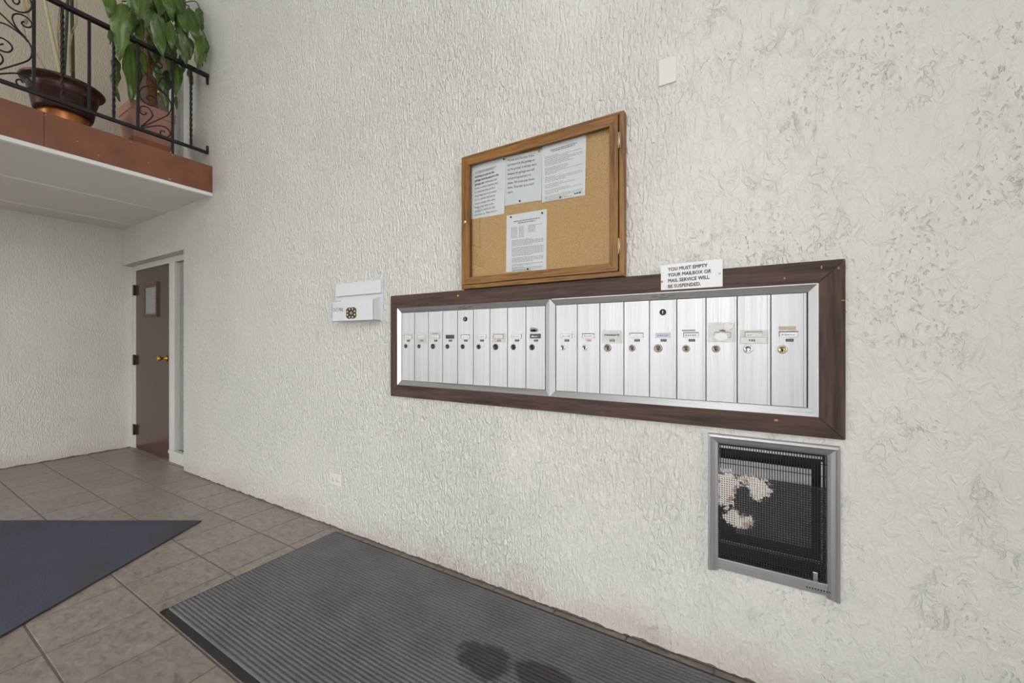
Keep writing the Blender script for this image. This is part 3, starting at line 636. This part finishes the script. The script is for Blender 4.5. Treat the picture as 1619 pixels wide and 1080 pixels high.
box('cork_panel', (ix0-0.01, W-0.013, iz0-0.01), (ix1+0.01, W-0.009, iz1+0.01), 'cork', brd)
gp = box('glass_pane', (ix0-0.004, YB+0.008, iz0-0.004), (ix1+0.004, YB+0.011, iz1+0.004), 'clear_glass', brd)
for v in (222, 389):
    p = PY(980, v, YB); m = MB(); m.box((p.x-0.006, YB-0.004, p.z-0.033), (p.x+0.003, YB, p.z+0.033))
    m.lathe([(0.0001, -0.033), (0.0035, -0.033), (0.0035, 0.033), (0.0001, 0.033)], (p.x-0.001, YB-0.004, p.z), 'z', 10); m.build('hinge', 'brass_pale', brd)
p = PY(735, 351, YB-0.002); m = MB(); m.lathe([(0.0001, 0.004), (0.006, 0.004), (0.0085, 0.002), (0.0085, 0)], p, 'y', 18, 'chrome'); m.box((p.x-0.001, p.y-0.0046, p.z-0.004), (p.x+0.001, p.y-0.0038, p.z+0.004), 'keyhole'); m.build('lock', 'chrome', brd)

YP = W-0.0145
A = [((743.5, 262), (799.5, 245), (797, 338), (744, 347)), ((798.5, 249), (857, 236.5), (856, 316.5), (798, 325.5)), ((857, 230.5), (927, 209), (925, 308.5), (857, 320.5)), ((801, 341), (864.5, 330.5), (863.5, 426), (800, 430.5))]
r1, c1_, ex, ez = sheet('notice_sheet', A[0], YP, 'paper', 'white notice sheet at the left edge of the notice board, underlined heading and bold lines')
exn, ezn = ex.normalized(), EZ; w1 = ex.length
def block(root, c, ex, lines, x0, ztop, size, lead, mat, bold=0.0, sx=1.0, u=0):
    exn = ex.normalized()
    for k, ln in enumerate(lines):
        o = c[0] + exn*x0 - EZ*(ztop+lead*k) + Vector((0, -0.0014, 0))
        print_on('printed_line', ln, size, o, exn, EZ, mat, root, bold=bold, sx=sx)
H1 = ez.length; sz = 0.0185
block(r1, c1_, ex, ['ATTENTION RESIDENTS:'], 0.034, 0.050, 0.0135, 0.02, 'ink_soft', sx=0.86)
o = c1_[0]+exn*0.034-EZ*0.0525; m = MB(); m.add([o+Vector((0, -0.0014, 0)), o+exn*0.118+Vector((0, -0.0014, 0)), o+exn*0.118+Vector((0, -0.0008, 0.0012)), o+Vector((0, -0.0008, 0.0012))], [(0, 1, 2, 3)]); m.build('heading_underline', 'ink_soft', r1)
LD = 0.0197
block(r1, c1_, ex, ['Anything you put by the', 'garbage must be placed in the', 'garbage can.'], 0.030, 0.0735, 0.0165, LD, 'ink', 0.0006, 0.74)
block(r1, c1_, ex, ['(Mattresses, bed'], 0.094, 0.0735+2*LD, 0.0150, LD, 'ink_soft', 0, 0.72)
block(r1, c1_, ex, ['frames, cushions, recyclers, etc.)', 'If it absolutely does not fit in', 'the garbage can or you cannot', 'lift it in, call the Hub and we', 'can get a pickup. Also, when', 'bringing large items to the', 'garbage, try and be the right', 'before pick up. When they are'], 0.030, 0.0735+3*LD, 0.0152, LD, 'ink_soft', 0, 0.72)
r2, c2_, ex, ez = sheet('notice_sheet', A[1], YP-0.0012, 'paper_grey', 'short greyish notice sheet in the middle of the top row, half blank')
block(r2, c2_, ex, ['Monday and Thursday. If you', 'just leave it by the garbage or', 'on the ground, it will stay there', 'because the garbage men will', 'not pick it up and put it in', 'please. We break your boxes', 'down. They take up so much', 'space.'], 0.016, 0.024, 0.0165, 0.0225, 'ink_soft', 0, 0.76)
def bars(root, c, ex, rows, mat, th=0.0022):
    exn = ex.normalized(); m = MB(); L = ex.length
    for (z, a, b) in rows:
        x = a*L
        while x < b*L:
            w_ = random.uniform(0.006, 0.016); e = min(x+w_, b*L); o = c[0]-EZ*z+Vector((0, -0.0014, 0))
            m.add([o+exn*x, o+exn*e, o+exn*e+EZ*th, o+exn*x+EZ*th], [(0, 1, 2, 3)]); x = e+0.0025
    return m.build('printed_lines', mat, root)
r3, c3_, ex, ez = sheet('notice_sheet', A[2], YP-0.0024, 'paper', 'dense letter-sized notice at the top right of the notice board')
bars(r3, c3_, ex, [(0.036, .2, .8), (0.0435, .25, .75)], 'ink_soft', 0.003)
rows = []; z = 0.060
for ln in (.4, .92, .6, .92, .92, .65, .72, 0, .6, .62, .55, .92, .35, 0, .3, .92, .92, .55, 0, .5, .75, .4, 0, .65, .92, .4, 0, .92, .92, .6, .7):
    if ln: rows.append((z, .07, ln))
    z += 0.0069
bars(r3, c3_, ex, rows, 'ink_soft', 0.0014); bars(r3, c3_, ex, [(0.264, .74, .90)], 'ink', 0.006)
r4, c4_, ex, ez = sheet('notice_sheet', A[3], YP, 'paper', 'creased notice sheet pinned alone low on the notice board')
bars(r4, c4_, ex, [(0.038, .19, .83), (0.0475, .3, .72)], 'ink', 0.0032)
rows = []
for k in range(9): rows += [(0.066+k*0.0062, .12, .28), (0.066+k*0.0062, .32, .45)] + ([(0.066+k*0.0062, .55, .73)] if k < 6 else [])
rows.append((0.066, .55, .9))
z = 0.130
for n_, e in ((1, .9), (4, .92), (0, 0), (7, .92), (0, 0), (4, .92), (0, 0), (2, .9), (0, 0), (3, .9)):
    if n_ == 0: z += 0.006; continue
    for q in range(n_): rows.append((z, .14, e-(0.25 if q == n_-1 else 0))); z += 0.0062
rows += [(0.262, .14, .45), (0.276, .16, .48)]
bars(r4, c4_, ex, rows, 'ink_pale', 0.0021)
pin(797, 252, YP-0.003, 'pin_black', 'black push pin at the corner between the two left notice sheets')
pin(852.5, 239.5, YP-0.003, 'pin_gold', 'gold push pin in the top corner of the half-blank notice')
pin(822, 318, YP-0.003, 'pin_black', 'black push pin at the bottom of the half-blank notice')
pin(886, 312, YP-0.004, 'pin_gold', 'gold push pin at the bottom of the dense right-hand notice')
pin(808, 343.5, YP-0.002, 'pin_black', 'black push pin in the upper left corner of the lone low notice')
pin(857.5, 337, YP-0.002, 'pin_black', 'black push pin in the upper right corner of the lone low notice')
pin(834.5, 425.5, YP-0.002, 'pin_black', 'black push pin at the bottom edge of the lone low notice')

# sign pinned over the surround
YS = YW-0.0025
rs, cs_, ex, ez = sheet('paper_sign', ((1045, 420), (1142.5, 409), (1142.5, 453), (1045, 459)), YS, 'paper', 'white paper sign about emptying mailboxes, pinned above the right bank', 0.0)
rs['category'] = 'sign'
block(rs, cs_, ex, ['YOU MUST EMPTY', 'YOUR MAILBOX OR', 'MAIL SERVICE WILL', 'BE SUSPENDED.'], 0.026, 0.0255, 0.0190, 0.0225, 'ink', 0.0006, 0.905)
pin(1047, 445.5, YS-0.001, 'pin_orange', 'orange push pin on the left edge of the mailbox sign', 0.004)
pin(1138, 432, YS-0.001, 'pin_white', 'white push pin near the right edge of the mailbox sign', 0.004)
pin(724.5, 467.5, YW, 'pin_yellow', 'yellow push pin in the top plank of the mailbox surround', 0.005)

# ------------------------------------------------------------------ outgoing mail holder
oh = thing('mail_holder', (-2.14, W, 1.37), 'white plastic outgoing mail holder with bronze medallion on the wall', 'mail holder')
d = 0.067
px0, px1 = -2.362, -1.926
m = MB(); r = 0.022; arc = lambda cx_, cz_, a0, a1: [(cx_+r*math.cos(math.radians(a0+(a1-a0)*k/5)), cz_+r*math.sin(math.radians(a0+(a1-a0)*k/5))) for k in range(6)]
poly = [(px0, 1.372), (px1, 1.372)] + arc(px1-r, 1.630-r, 0, 90) + arc(px0+r, 1.630-r, 90, 180)
m.prism([(x, W-0.007, z) for x, z in poly][::-1], (0, 0.007, 0)); m.build('back_plate', 'plastic_white', oh, 0.0012)
m = MB(); poly = [(px0+0.003, 1.545), (px1-0.003, 1.545)] + arc(px1-r-0.003, 1.628-r, 0, 90) + arc(px0+r+0.003, 1.628-r, 90, 180)
m.prism([(x, W-0.022, z) for x, z in poly][::-1], (0, 0.015, 0)); m.build('raised_panel', 'plastic_white', oh, 0.004)
fx0, fx1 = -2.326, -1.940; ft = (PY(527, 477, W-d).z+PY(590, 474, W-d).z)/2; fb = 1.378
m = MB(); th = 0.004
m.box((fx0, W-d, fb), (fx1, W-d+th, ft)); m.box((fx0, W-d, fb), (fx1, W-0.007, fb+th))
for x in (fx0, fx1-th): m.prism([(x, W-d, fb), (x, W-0.007, fb), (x, W-0.007, 1.528), (x, W-d, ft)], (th, 0, 0))
m.build('pocket', 'plastic_white', oh, 0.0012)
mc = PY(555.5, 495, W-d); m = MB(); R0 = 1/1.16
N = 96; out = []; 
for k in range(N):
    a = 2*math.pi*k/N; rr = R0*(1.16 - 0.22*abs(math.cos(2*a))**3 * 1.0); out.append((rr*math.cos(a), rr*math.sin(a)))
def ring(cx_, cz_, rad): return [(cx_+rad*math.cos(2*math.pi*k/10), cz_+rad*math.sin(2*math.pi*k/10)) for k in range(10)]
hs_ = [(0.0, 0.0042, 0.0022), (0, -0.0042, 0.0022), (0.0042, 0, 0.0022), (-0.0042, 0, 0.0022)]
for k in range(8): a = math.pi/8+k*math.pi/4; hs_.append((0.0185*math.cos(a), 0.0185*math.sin(a), 0.0033))
EA, EB = 0.056, 0.041; K_ = 0.0285; m.prism([(mc.x+x*EA, W-d-0.0025, mc.z+z*EB) for x, z in out], (0, 0.0025, 0)); md = m.build('medallion', 'bronze', oh)
m = MB()
for x, z, rad in hs_: m.add([(mc.x+p[0]*EA/K_, W-d-0.0028, mc.z+p[1]*EB/K_) for p in ring(x, z, rad)], [tuple(range(10))])
m.build('piercing', 'plastic_white', md)
m = MB()
for k in range(8): a = k*math.pi/4; m.tube([(mc.x+0.3*EA*math.cos(a), W-d-0.0028, mc.z+0.3*EB*math.sin(a)), (mc.x+0.8*EA*math.cos(a), W-d-0.0028, mc.z+0.8*EB*math.sin(a))], 0.0026, 6)
m.build('relief', 'bronze_dark', md)
o = PY(527, 491.5, W-d); print_on('printed_lettering', 'OUT MAIL', 0.034, (o.x, W-d-0.0008, o.z-0.006), EX, EZ, 'ink', oh, sx=0.66)

# ------------------------------------------------------------------ wall plates
op = thing('wall_outlet', (-2.38, W, 0.29), 'pale duplex wall outlet low on the stucco wall', 'outlet')
box('cover_plate', (-2.441, W-0.007, 0.290), (-2.317, W, 0.368), 'plastic_beige', op, 0.003)
for cx_ in (-2.402, -2.356):
    m = MB(); m.lathe([(0.0001, 0.0022), (0.0155, 0.0022), (0.0165, 0.0)], (cx_, W-0.007, 0.329), 'y', 20); s_ = m.build('socket', 'plastic_beige', op)
    m = MB(); m.box((cx_-0.006, W-0.0098, 0.334), (cx_+0.006, W-0.009, 0.3365)); m.box((cx_-0.005, W-0.0098, 0.3215), (cx_+0.005, W-0.009, 0.324)); m.box((cx_+0.0085, W-0.0098, 0.327), (cx_+0.0115, W-0.009, 0.331)); m.build('socket_slot', 'ink_soft', s_)
a, b = PY(1041, 97, W-0.006), PY(1069, 130, W-0.006)
m = MB(); m.box((a.x, W-0.006, 2.2855), (b.x+0.001, W, 2.392)); o = m.build('blank_wall_plate', 'paint_plate', None, 0.003, origin=((a.x+b.x)/2, W, 2.2855)) if plain('paint_plate', (232, 230, 223), 0.42, var=0.01) else None
tag(o, 'blank cover plate painted over, high on the wall right of the notice board', 'wall plate')

# ------------------------------------------------------------------ wall heater
ht = thing('wall_heater', (0.06, W, 0.385), 'recessed electric wall heater with black perforated grille and scorched patch', 'heater')
YH = W-0.020
ox0, ox1, oz0, oz1 = PY(1119, 790, YH).x-0.001, PY(1330, 790, YH).x, 0.386, 0.9005
jx0, jx1, jz0, jz1 = HEAT[0]+0.006, HEAT[1]-0.006, 0.432, 0.868
prof = [(0.0, 0.0), (0.002, 0.020), (0.010, 0.022), (0.014, 0.018), (0.026, 0.013), (0.034, 0.008), (0.040, -0.004)]  # distance inward, height above wall
def side(pt, flip=False):
    m = MB(); n = len(prof); v1 = []; v2 = []
    for t_, h in prof:
        p, q = pt(t_); v1.append((p[0], W-h, p[1])); v2.append((q[0], W-h, q[1]))
    f = [(i, i+1, n+i+1, n+i) for i in range(n-1)]
    m.add(v1+v2, f if not flip else [x[::-1] for x in f], smooth=False); return m
side(lambda t: ((ox0+t, oz0-0.002), (ox0+t, oz1-t))).build('frame_rail', 'steel_z', ht)
side(lambda t: ((ox1-t, oz0-0.002), (ox1-t, oz1-t)), True).build('frame_rail', 'steel_z', ht)
side(lambda t: ((ox0+t, oz1-t), (ox1-t, oz1-t))).build('frame_rail', 'steel_x', ht)
bs = box('bottom_strip', (ox0+0.034, W-0.010, oz0+0.006), (ox1-0.034, W+0.002, jz0), 'steel_x', ht, 0.0015)
p0 = PY(1278, 925, W-0.011); m = MB(); m.box((p0.x-0.012, W-0.0115, p0.z-0.018), (ox1-0.036, W-0.010, p0.z-0.001)); npl = m.build('name_plate', 'aluminium_rail_x', bs)
m = MB()
for k in range(9): x = p0.x-0.006+k*0.0078; m.box((x, W-0.0120, p0.z-0.010), (x+0.0045, W-0.0114, p0.z-0.005))
for k in range(5): x = p0.x-0.006+k*0.012; m.box((x, W-0.0120, p0.z-0.0145), (x+0.008, W-0.0114, p0.z-0.0130))
m.build('plate_marking', 'ink', npl)
# perforated grille: a real lattice, slotted at the top
YG = W-0.004; gx0, gx1 = ox0+0.036, ox1-0.036; gz0, gz1 = jz0-0.002, 0.866; zs = 0.752
m = MB(); nc = 40; pc = (gx1-gx0)/nc; w_ = pc*0.48
for k in range(nc+1):
    x = gx0+k*pc; m.box((x-w_/2, YG, gz0), (x+w_/2, YG+0.0012, zs)); m.box((x-pc*0.15, YG, zs), (x+pc*0.15, YG+0.0012, gz1))
nrw = int((zs-gz0)/pc); pz = (zs-gz0)/nrw
for k in range(nrw+1): z = gz0+k*pz; m.box((gx0, YG+0.0002, z-pz*0.25), (gx1, YG+0.001, z+pz*0.25))
for z in (0.792, 0.832, gz1-0.002): m.box((gx0, YG, z-0.0012), (gx1, YG+0.001, z+0.0012))
gr = m.build('perforated_grille', 'grille_paint', ht, origin=(0, 0, 0))
# casing behind the wall face
m = MB(); hx0, hx1, hz0, hz1 = HEAT; yb = W+0.095
for q in ([(hx0, yb, hz0), (hx1, yb, hz0), (hx1, yb, hz1), (hx0, yb, hz1)], [(hx0, W, hz0), (hx0, yb, hz0), (hx0, yb, hz1), (hx0, W, hz1)], [(hx1, W, hz0), (hx1, yb, hz0), (hx1, yb, hz1), (hx1, W, hz1)], [(hx0, W, hz0), (hx1, W, hz0), (hx1, yb, hz0), (hx0, yb, hz0)], [(hx0, W, hz1), (hx1, W, hz1), (hx1, yb, hz1), (hx0, yb, hz1)]): m.quad(q)
m.build('casing', 'heater_black', ht)
box('reflector', (-0.045, W+0.014, 0.53), (0.185, W+0.018, 0.806), 'heater_grey', ht, 0.002)
box('upper_reflector', (-0.098, W+0.012, 0.735), (0.185, W+0.0135, 0.806), 'heater_grey', ht)
m = MB()
for x in (-0.100, 0.212): m.box((x-0.0025, W+0.006, 0.495), (x+0.0025, W+0.010, 0.838))
m.box((-0.100, W+0.006, 0.488), (0.212, W+0.010, 0.500)); m.box((-0.102, W+0.010, 0.846), (0.214, W+0.014, 0.855)); m.build('heater_rods', 'heater_rod', ht)
p = PY(1289, 912, YG-0.004); m = MB(); m.box((p.x-0.007, YG-0.006, p.z-0.018), (p.x+0.007, YG-0.001, p.z+0.016)); tb = m.build('switch_tab', 'chrome', ht, 0.002)

# ------------------------------------------------------------------ balcony railing
XRL = -4.17; ZT, ZB_ = 3.622, 2.937
rail = thing('railing', (XRL, 1.1, Z2), 'black wrought iron balcony railing with twisted bars and scrollwork', 'railing')
def flat(name, a, b, h, d=0.012):
    return box(name, (XRL-d, a, h[0]), (XRL+d, b, h[1]), 'iron_black', rail, 0.003)
box('top_rail', (XRL-0.022, YF+0.02, ZT-0.012), (XRL+0.022, W-0.006, ZT+0.014), 'iron_black', rail, 0.003)
box('bottom_rail', (XRL-0.012, YF+0.02, ZB_-0.012), (XRL+0.012, W-0.006, ZB_+0.012), 'iron_black', rail, 0.002)
for z0, z1 in ((ZT-0.075, ZT-0.012), (ZB_+0.01, ZB_+0.06)): box('wall_tab', (XRL-0.006, W-0.02, z0), (XRL+0.006, W-0.004, z1), 'iron_black', rail)
def yv(u): return PX(u, 200, XRL).y
plains = [yv(u) for u in (53.5, 141, 218, 273)]; twists = [yv(u) for u in (98.5, 180, 302)]
ysp = 0.1325; pan = plains[3]-plains[2]
y = plains[0]-pan; plains.append(y); k = 0
while y > YF+0.3:
    for q in range(4): y -= ysp; (twists if q % 2 == 0 else plains).append(y)
    y -= pan; plains.append(y)
for y in plains:
    b_ = -0.01 if abs(y-plains[3]) > 0.01 else 0
    box('plain_baluster', (XRL-0.008, y-0.0085, ZB_+0.008 if abs(y-plains[3]) > 0.01 else Z2), (XRL+0.008, y+0.0085, ZT-0.01), 'iron_black', rail, 0.002)
def twisted(y):
    m = MB(); n = 72; vs = []; z0, z1 = ZB_+0.008, ZT-0.01; s_ = 0.0106
    for i in range(n+1):
        t_ = i/n; tw = max(0, min(1, (t_-0.06)/0.88))*math.pi*6.5; 
        for k in range(4): a_ = tw+math.pi/4+k*math.pi/2; vs.append((XRL+s_*math.cos(a_), y+s_*math.sin(a_), z0+(z1-z0)*t_))
    m.add(vs, [(i*4+k, i*4+(k+1) % 4, i*4+4+(k+1) % 4, i*4+4+k) for i in range(n) for k in range(4)]); m.build('twisted_baluster', 'iron_black', rail)
for y in twists: twisted(y)
S = 180/1619
def zA(pts, ou, ov): return [(ou+a*S, ov+b*S) for a, b in pts]
scr = [  # right-hand scroll panel, outlines read off the photograph and laid in the railing's plane
 zA([(540, -210), (600, -80), (690, 40), (800, 150), (900, 250), (980, 360), (992, 470), (940, 560), (800, 630), (640, 700), (565, 725)], 160, 120),
 zA([(930, 285), (800, 180), (680, 150), (590, 165), (545, 230), (560, 310), (640, 395), (740, 428), (788, 390), (778, 330), (720, 285), (660, 290), (650, 325), (690, 352)], 160, 120),
 zA([(860, 215), (810, 130), (840, 55), (890, 30), (950, 60), (985, 120), (980, 180), (930, 190), (900, 150)], 160, 120),
 zA([(1000, 90), (900, 1), (800, -35), (742, -95), (740, -155), (775, -192), (830, -188), (868, -148), (855, -112), (825, -108)], 160, 120),
 zA([(565, 722), (620, 680), (700, 610), (732, 565), (715, 510), (660, 450), (590, 432), (548, 460), (555, 520), (600, 552), (640, 540), (632, 512)], 160, 120),
 zA([(570, 745), (700, 722), (820, 708), (910, 730), (970, 780), (985, 835), (935, 872), (870, 860), (840, 820), (852, 785), (890, 785), (905, 805)], 160, 120),
 # left-hand panel
 zA([(-120, 60), (0, 185), (100, 280), (220, 400), (330, 500), (420, 620), (455, 720), (440, 810), (380, 870), (200, 930), (0, 990), (-150, 1040)], 0, 0),
 zA([(-140, 300), (0, 320), (100, 355), (220, 430), (330, 520), (400, 600)], 0, 0),
 zA([(20, -90), (60, 0), (110, 70), (200, 140), (310, 178), (400, 165), (445, 120), (450, 60), (430, 0), (380, -60)], 0, 0),
 zA([(150, -60), (180, 0), (200, 40), (245, 60), (275, 30), (270, 0), (240, -20)], 0, 0),
 zA([(340, 510), (240, 400), (190, 310), (175, 250), (200, 205), (270, 200), (370, 240), (440, 310), (455, 360), (420, 390), (360, 380), (310, 340), (320, 310), (345, 310)], 0, 0),
 zA([(-120, 545), (0, 535), (80, 570), (150, 630), (175, 690), (140, 735), (80, 740), (0, 710), (-60, 670), (-40, 640), (0, 635), (45, 625)], 0, 0),
 zA([(-80, 740), (0, 770), (35, 820), (40, 870), (0, 915), (-60, 930)], 0, 0),
 zA([(-150, 165), (0, 152), (150, 142), (270, 150), (380, 200), (440, 260), (455, 320), (420, 355), (330, 350), (260, 310), (230, 265), (245, 235), (290, 235), (325, 280)], 0, 100)]
for pts in scr:
    P3 = [PX(u, v, XRL) for u, v in pts]; m = MB(); m.tube(spline(P3, 5), 0.0048, 6); m.build('scroll', 'iron_black', rail)

# ------------------------------------------------------------------ potted plants on the balcony
XP = -4.42
yc = (PX(31, 112, XP).y+PX(163, 158, XP).y)/2
pot = thing('potted_canes', (XP, yc, Z2), 'round dark copper pot of bare canes on the balcony', 'potted plant')
m = MB(); zt = 3.158; zb = 2.935
m.lathe([(0.132, zb), (0.150, zb), (0.158, zb+0.02), (0.176, 3.07), (0.181, 3.075), (0.180, 3.085), (0.184, 3.09), (0.183, 3.10), (0.187, 3.125), (0.214, 3.135), (0.222, 3.150), (0.217, zt), (0.196, zt-0.004), (0.186, 3.12)], (XP, yc, 0), 'z', 48)
m.build('pot', 'copper_pot', pot)
m = MB(); m.lathe([(0.0001, Z2), (0.128, Z2), (0.132, Z2+0.02), (0.126, zb-0.012), (0.133, zb), (0.140, zb+0.001)], (XP, yc, 0), 'z', 40); m.build('pot_foot', 'copper_bright', pot)
m = MB(); m.lathe([(0.0001, 3.122), (0.1, 3.127), (0.188, 3.12)], (XP, yc, 0), 'z', 32); m.build('soil', 'soil', pot)
def stem(name, px, x, r, mat, parent, r1=None, bend=0.0, n=8):
    P3 = [PX(u, v, x) for u, v in px]; m = MB(); m.tube(spline(P3, 5), r, n, r1=r1); return m.build(name, mat, parent)
stem('cane', [(66, -40), (71, 0), (82, 55), (91, 95), (97, 122)], XP+0.02, 0.0075, 'cane_pale', pot, 0.0115)
stem('cane', [(107.5, -40), (107, 0), (104, 60), (101, 122)], XP-0.02, 0.0095, 'cane_green', pot)
stem('cane', [(114, -40), (113.5, 0), (114.5, 60), (115.5, 122)], XP-0.04, 0.0105, 'cane_green', pot)
def ribbon(name, px, x, w, mat, parent):
    P3 = spline([PX(u, v, x) for u, v in px], 4); m = MB(); n = len(P3); vs = []
    for i, p in enumerate(P3):
        ww = w*(0.45+0.55*math.sin(math.pi*(i+0.5)/n)); k = 0.006*math.sin(i*0.9)
        vs += [(p.x+k, p.y-ww, p.z), (p.x-0.006, p.y, p.z), (p.x-k, p.y+ww, p.z)]
    m.add(vs, [(i*3+k, i*3+k+1, i*3+4+k, i*3+3+k) for i in range(n-1) for k in (0, 1)], smooth=True); o = m.build(name, mat, parent)
    s_ = o.modifiers.new('thickness', 'SOLIDIFY'); s_.thickness = 0.002; return o
ribbon('dry_leaf', [(121, -20), (121, 20), (120, 38), (113, 55), (110, 80), (111, 115)], XP-0.03, 0.007, 'leaf_dry', pot)
ribbon('dry_leaf', [(97, -10), (93, 30), (92, 60), (95, 90), (93, 115)], XP-0.05, 0.008, 'leaf_dry', pot)
ribbon('dry_leaf', [(37, -25), (38, 5), (42, 20), (45, 28), (40, 33), (37, 42), (41, 58)], XP-0.05, 0.009, 'leaf_dry', pot)
ribbon('dry_leaf', [(46, -25), (45, 5), (44, 22), (42, 38)], XP-0.08, 0.009, 'leaf_dry', pot)
stem('dry_stalk', [(56, 83), (64, 97), (73, 112), (80, 124)], XP-0.03, 0.006, 'leaf_dry', pot)

# climbing plant in a square planter
px0_, px1_, py0, py1 = -4.605, -4.305, 1.222, 1.522
pl = thing('potted_climber', ((px0_+px1_)/2, (py0+py1)/2, Z2), 'leafy green climbing plant in a square terracotta pink planter on the balcony', 'potted plant')
def tap(m, z0, z1, i0, i1, mat=None):
    c_ = [(px1_, py0), (px1_, py1), (px0_, py1), (px0_, py0)]; mx_, my_ = (px0_+px1_)/2, (py0+py1)/2
    ring_ = lambda z, k: [(x-(x-mx_)/abs(x-mx_)*k, y_-(y_-my_)/abs(y_-my_)*k, z) for x, y_ in c_]
    a_, b_ = ring_(z0, i0), ring_(z1, i1); m.add(a_+b_, [(k, (k+1) % 4, 4+(k+1) % 4, 4+k) for k in range(4)], mat)
m = MB(); tap(m, 2.937, 3.145, 0.028, 0.008); tap(m, 3.145, 3.150, 0.008, 0.002); tap(m, 3.150, 3.175, 0.002, 0.002); tap(m, 3.175, 3.180, 0.002, 0.005); tap(m, 3.180, 3.220, 0.005, 0.0); tap(m, 3.220, 3.222, 0.0, 0.012); tap(m, 3.222, 3.18, 0.012, 0.014); tap(m, 2.937, 2.937, 0.028, 0.14)
m.build('planter', 'terracotta_pink', pl)
m = MB(); tap(m, Z2+0.004, 2.915, 0.05, 0.026); tap(m, 2.915, 2.936, 0.026, 0.024); tap(m, 2.936, 2.936, 0.024, 0.06); m.build('saucer', 'saucer_terracotta', pl)
m = MB(); m.box((px0_+0.013, py0+0.014, 3.17), (px1_-0.014, py1-0.014, 3.195)); m.build('soil', 'soil', pl)
stem('moss_pole', [(241, 178), (240, 140), (238, 90), (240, 30), (242, -60)], -4.46, 0.036, 'moss_pole', pl, None, 0, 14)
for px, x_, r_ in (([(236, 178), (233, 110), (237, 60), (236, 20), (240, -40)], -4.41, 0.008), ([(290, 5), (300, 2), (310, 3), (315, 14), (319, 45), (325, 60), (327, 80)], -4.13, 0.004), ([(240, 20), (255, 5), (275, 2), (300, 10)], -4.36, 0.005), ([(238, 60), (225, 30), (207, 5), (193, 2)], -4.30, 0.005), ([(240, 90), (258, 65), (283, 45), (300, 40)], -4.34, 0.005), ([(246, -40), (272, -30), (292, 0), (290, 30)], -4.36, 0.006)):
    stem('stem', px, x_, r_, 'moss_pole' if r_ > 0.005 else 'cane_green', pl)
leafm = []
for q in range(4):                                      # blade: hangs along -z from its stalk, folded along the midrib
    rl = random.Random(20+q); vs = []; fs = []; n = 8
    for i in range(n+1):
        t_ = i/n; wd = (math.sin(math.pi*min(1, t_**0.75))**0.8)*(1-0.25*t_) * 0.5 if 0 < t_ < 1 else 0.01
        bow = 0.10*math.sin(t_*math.pi)+0.05*math.sin(t_*7+q); ru = 0.05*math.sin(i*1.9+q*2)
        vs += [(bow-0.06*wd*2+ru, -wd*(1+0.12*rl.uniform(-1, 1)), -t_), (bow+0.05, 0, -t_), (bow-0.06*wd*2-ru, wd*(1+0.12*rl.uniform(-1, 1)), -t_)]
    for i in range(n):
        for k in (0, 1): fs.append((i*3+k, i*3+k+1, i*3+4+k, i*3+3+k))
    me = bpy.data.meshes.new('leaf'); me.from_pydata(vs, [], fs); me.materials.append(M['leaf_green']); me.polygons.foreach_set('use_smooth', [True]*len(fs)); me.update(); leafm.append(me)
def leaf(b, e, wpx, x, dx=0.0, turn=0.0):
    p, q = PX(b[0], b[1], x), PX(e[0], e[1], x+dx); dirv = q-p; L = dirv.length; zax = -dirv.normalized()
    xax = (Vector((0, 0, CAMH))-p).normalized(); xax = (Matrix.Rotation(turn, 3, zax) @ xax); xax = (xax-zax*xax.dot(zax)).normalized(); yax = zax.cross(xax)
    wm_ = wpx*(p-CAM).dot(FW)/FPX / max(0.45, math.cos(turn)) * 0.95
    o = bpy.data.objects.new('leaf', random.choice(leafm)); C.objects.link(o); o.parent = pl
    mt = Matrix((xax*min(L, 0.35)*0.8, yax*wm_, zax*L)).transposed().to_4x4(); mt.translation = p-Vector(pl.location); o.matrix_basis = mt
front, mid, back = -4.11, -4.27, -4.42
for b, e, w_, x, tn in [((173, -22), (172, 30), 21, front, .2), ((193, 5), (189, 98), 27, front, -.2), ((208, 62), (206, 166), 22, mid, .3), ((181, 88), (188, 160), 15, mid, -.5), ((224, -15), (219, 33), 23, front, .3), ((262, -22), (273, 36), 22, front, 0), ((268, 34), (271, 80), 17, front, .2),
    ((245, 20), (260, 97), 22, front, -.3), ((297, 12), (311, 68), 24, front, .1), ((284, 22), (298, 56), 14, front, .6), ((283, 46), (296, 106), 20, front, -.2), ((320, 55), (311, 112), 18, front, .4), ((326, 62), (321, 106), 11, front, -.6), ((226, 82), (227, 122), 15, mid, .2), ((252, 118), (266, 180), 15, mid, .3),
    ((280, 102), (278, 152), 19, mid, -.1), ((300, 108), (302, 142), 9, mid, .4), ((278, 152), (279, 174), 6, mid, .2), ((175, 48), (173, 71), 8, front, .7), ((214, 22), (204, 58), 13, mid, .5), ((236, 15), (228, 48), 14, mid, -.4), ((205, 12), (188, 20), 16, mid, .2), ((314, 12), (318, 50), 15, mid, .5), ((323, 75), (325, 100), 8, front, 0), ((240, 62), (246, 100), 16, mid, 0), ((262, 62), (268, 118), 17, mid, .3), ((300, 60), (300, 96), 14, mid, -.3), ((255, -10), (252, 28), 18, mid, .2), ((282, -15), (288, 30), 16, mid, 0), ((208, -18), (208, 30), 14, mid, -.3), ((265, 110), (262, 150), 15, back, .2), ((222, 100), (212, 150), 14, back, 0), ((245, 100), (256, 140), 14, back, -.4), ((290, 80), (288, 118), 12, back, .3)]:
    leaf(b, e, w_, x, random.uniform(-0.02, 0.03), tn)
for k in range(48):
    u = random.uniform(203, 298); v = random.uniform(-60, 66); leaf((u, v), (u+random.uniform(-9, 9), v+random.uniform(30, 52)), random.uniform(9, 15), random.uniform(-4.45, -4.26), 0, random.uniform(-.7, .7))
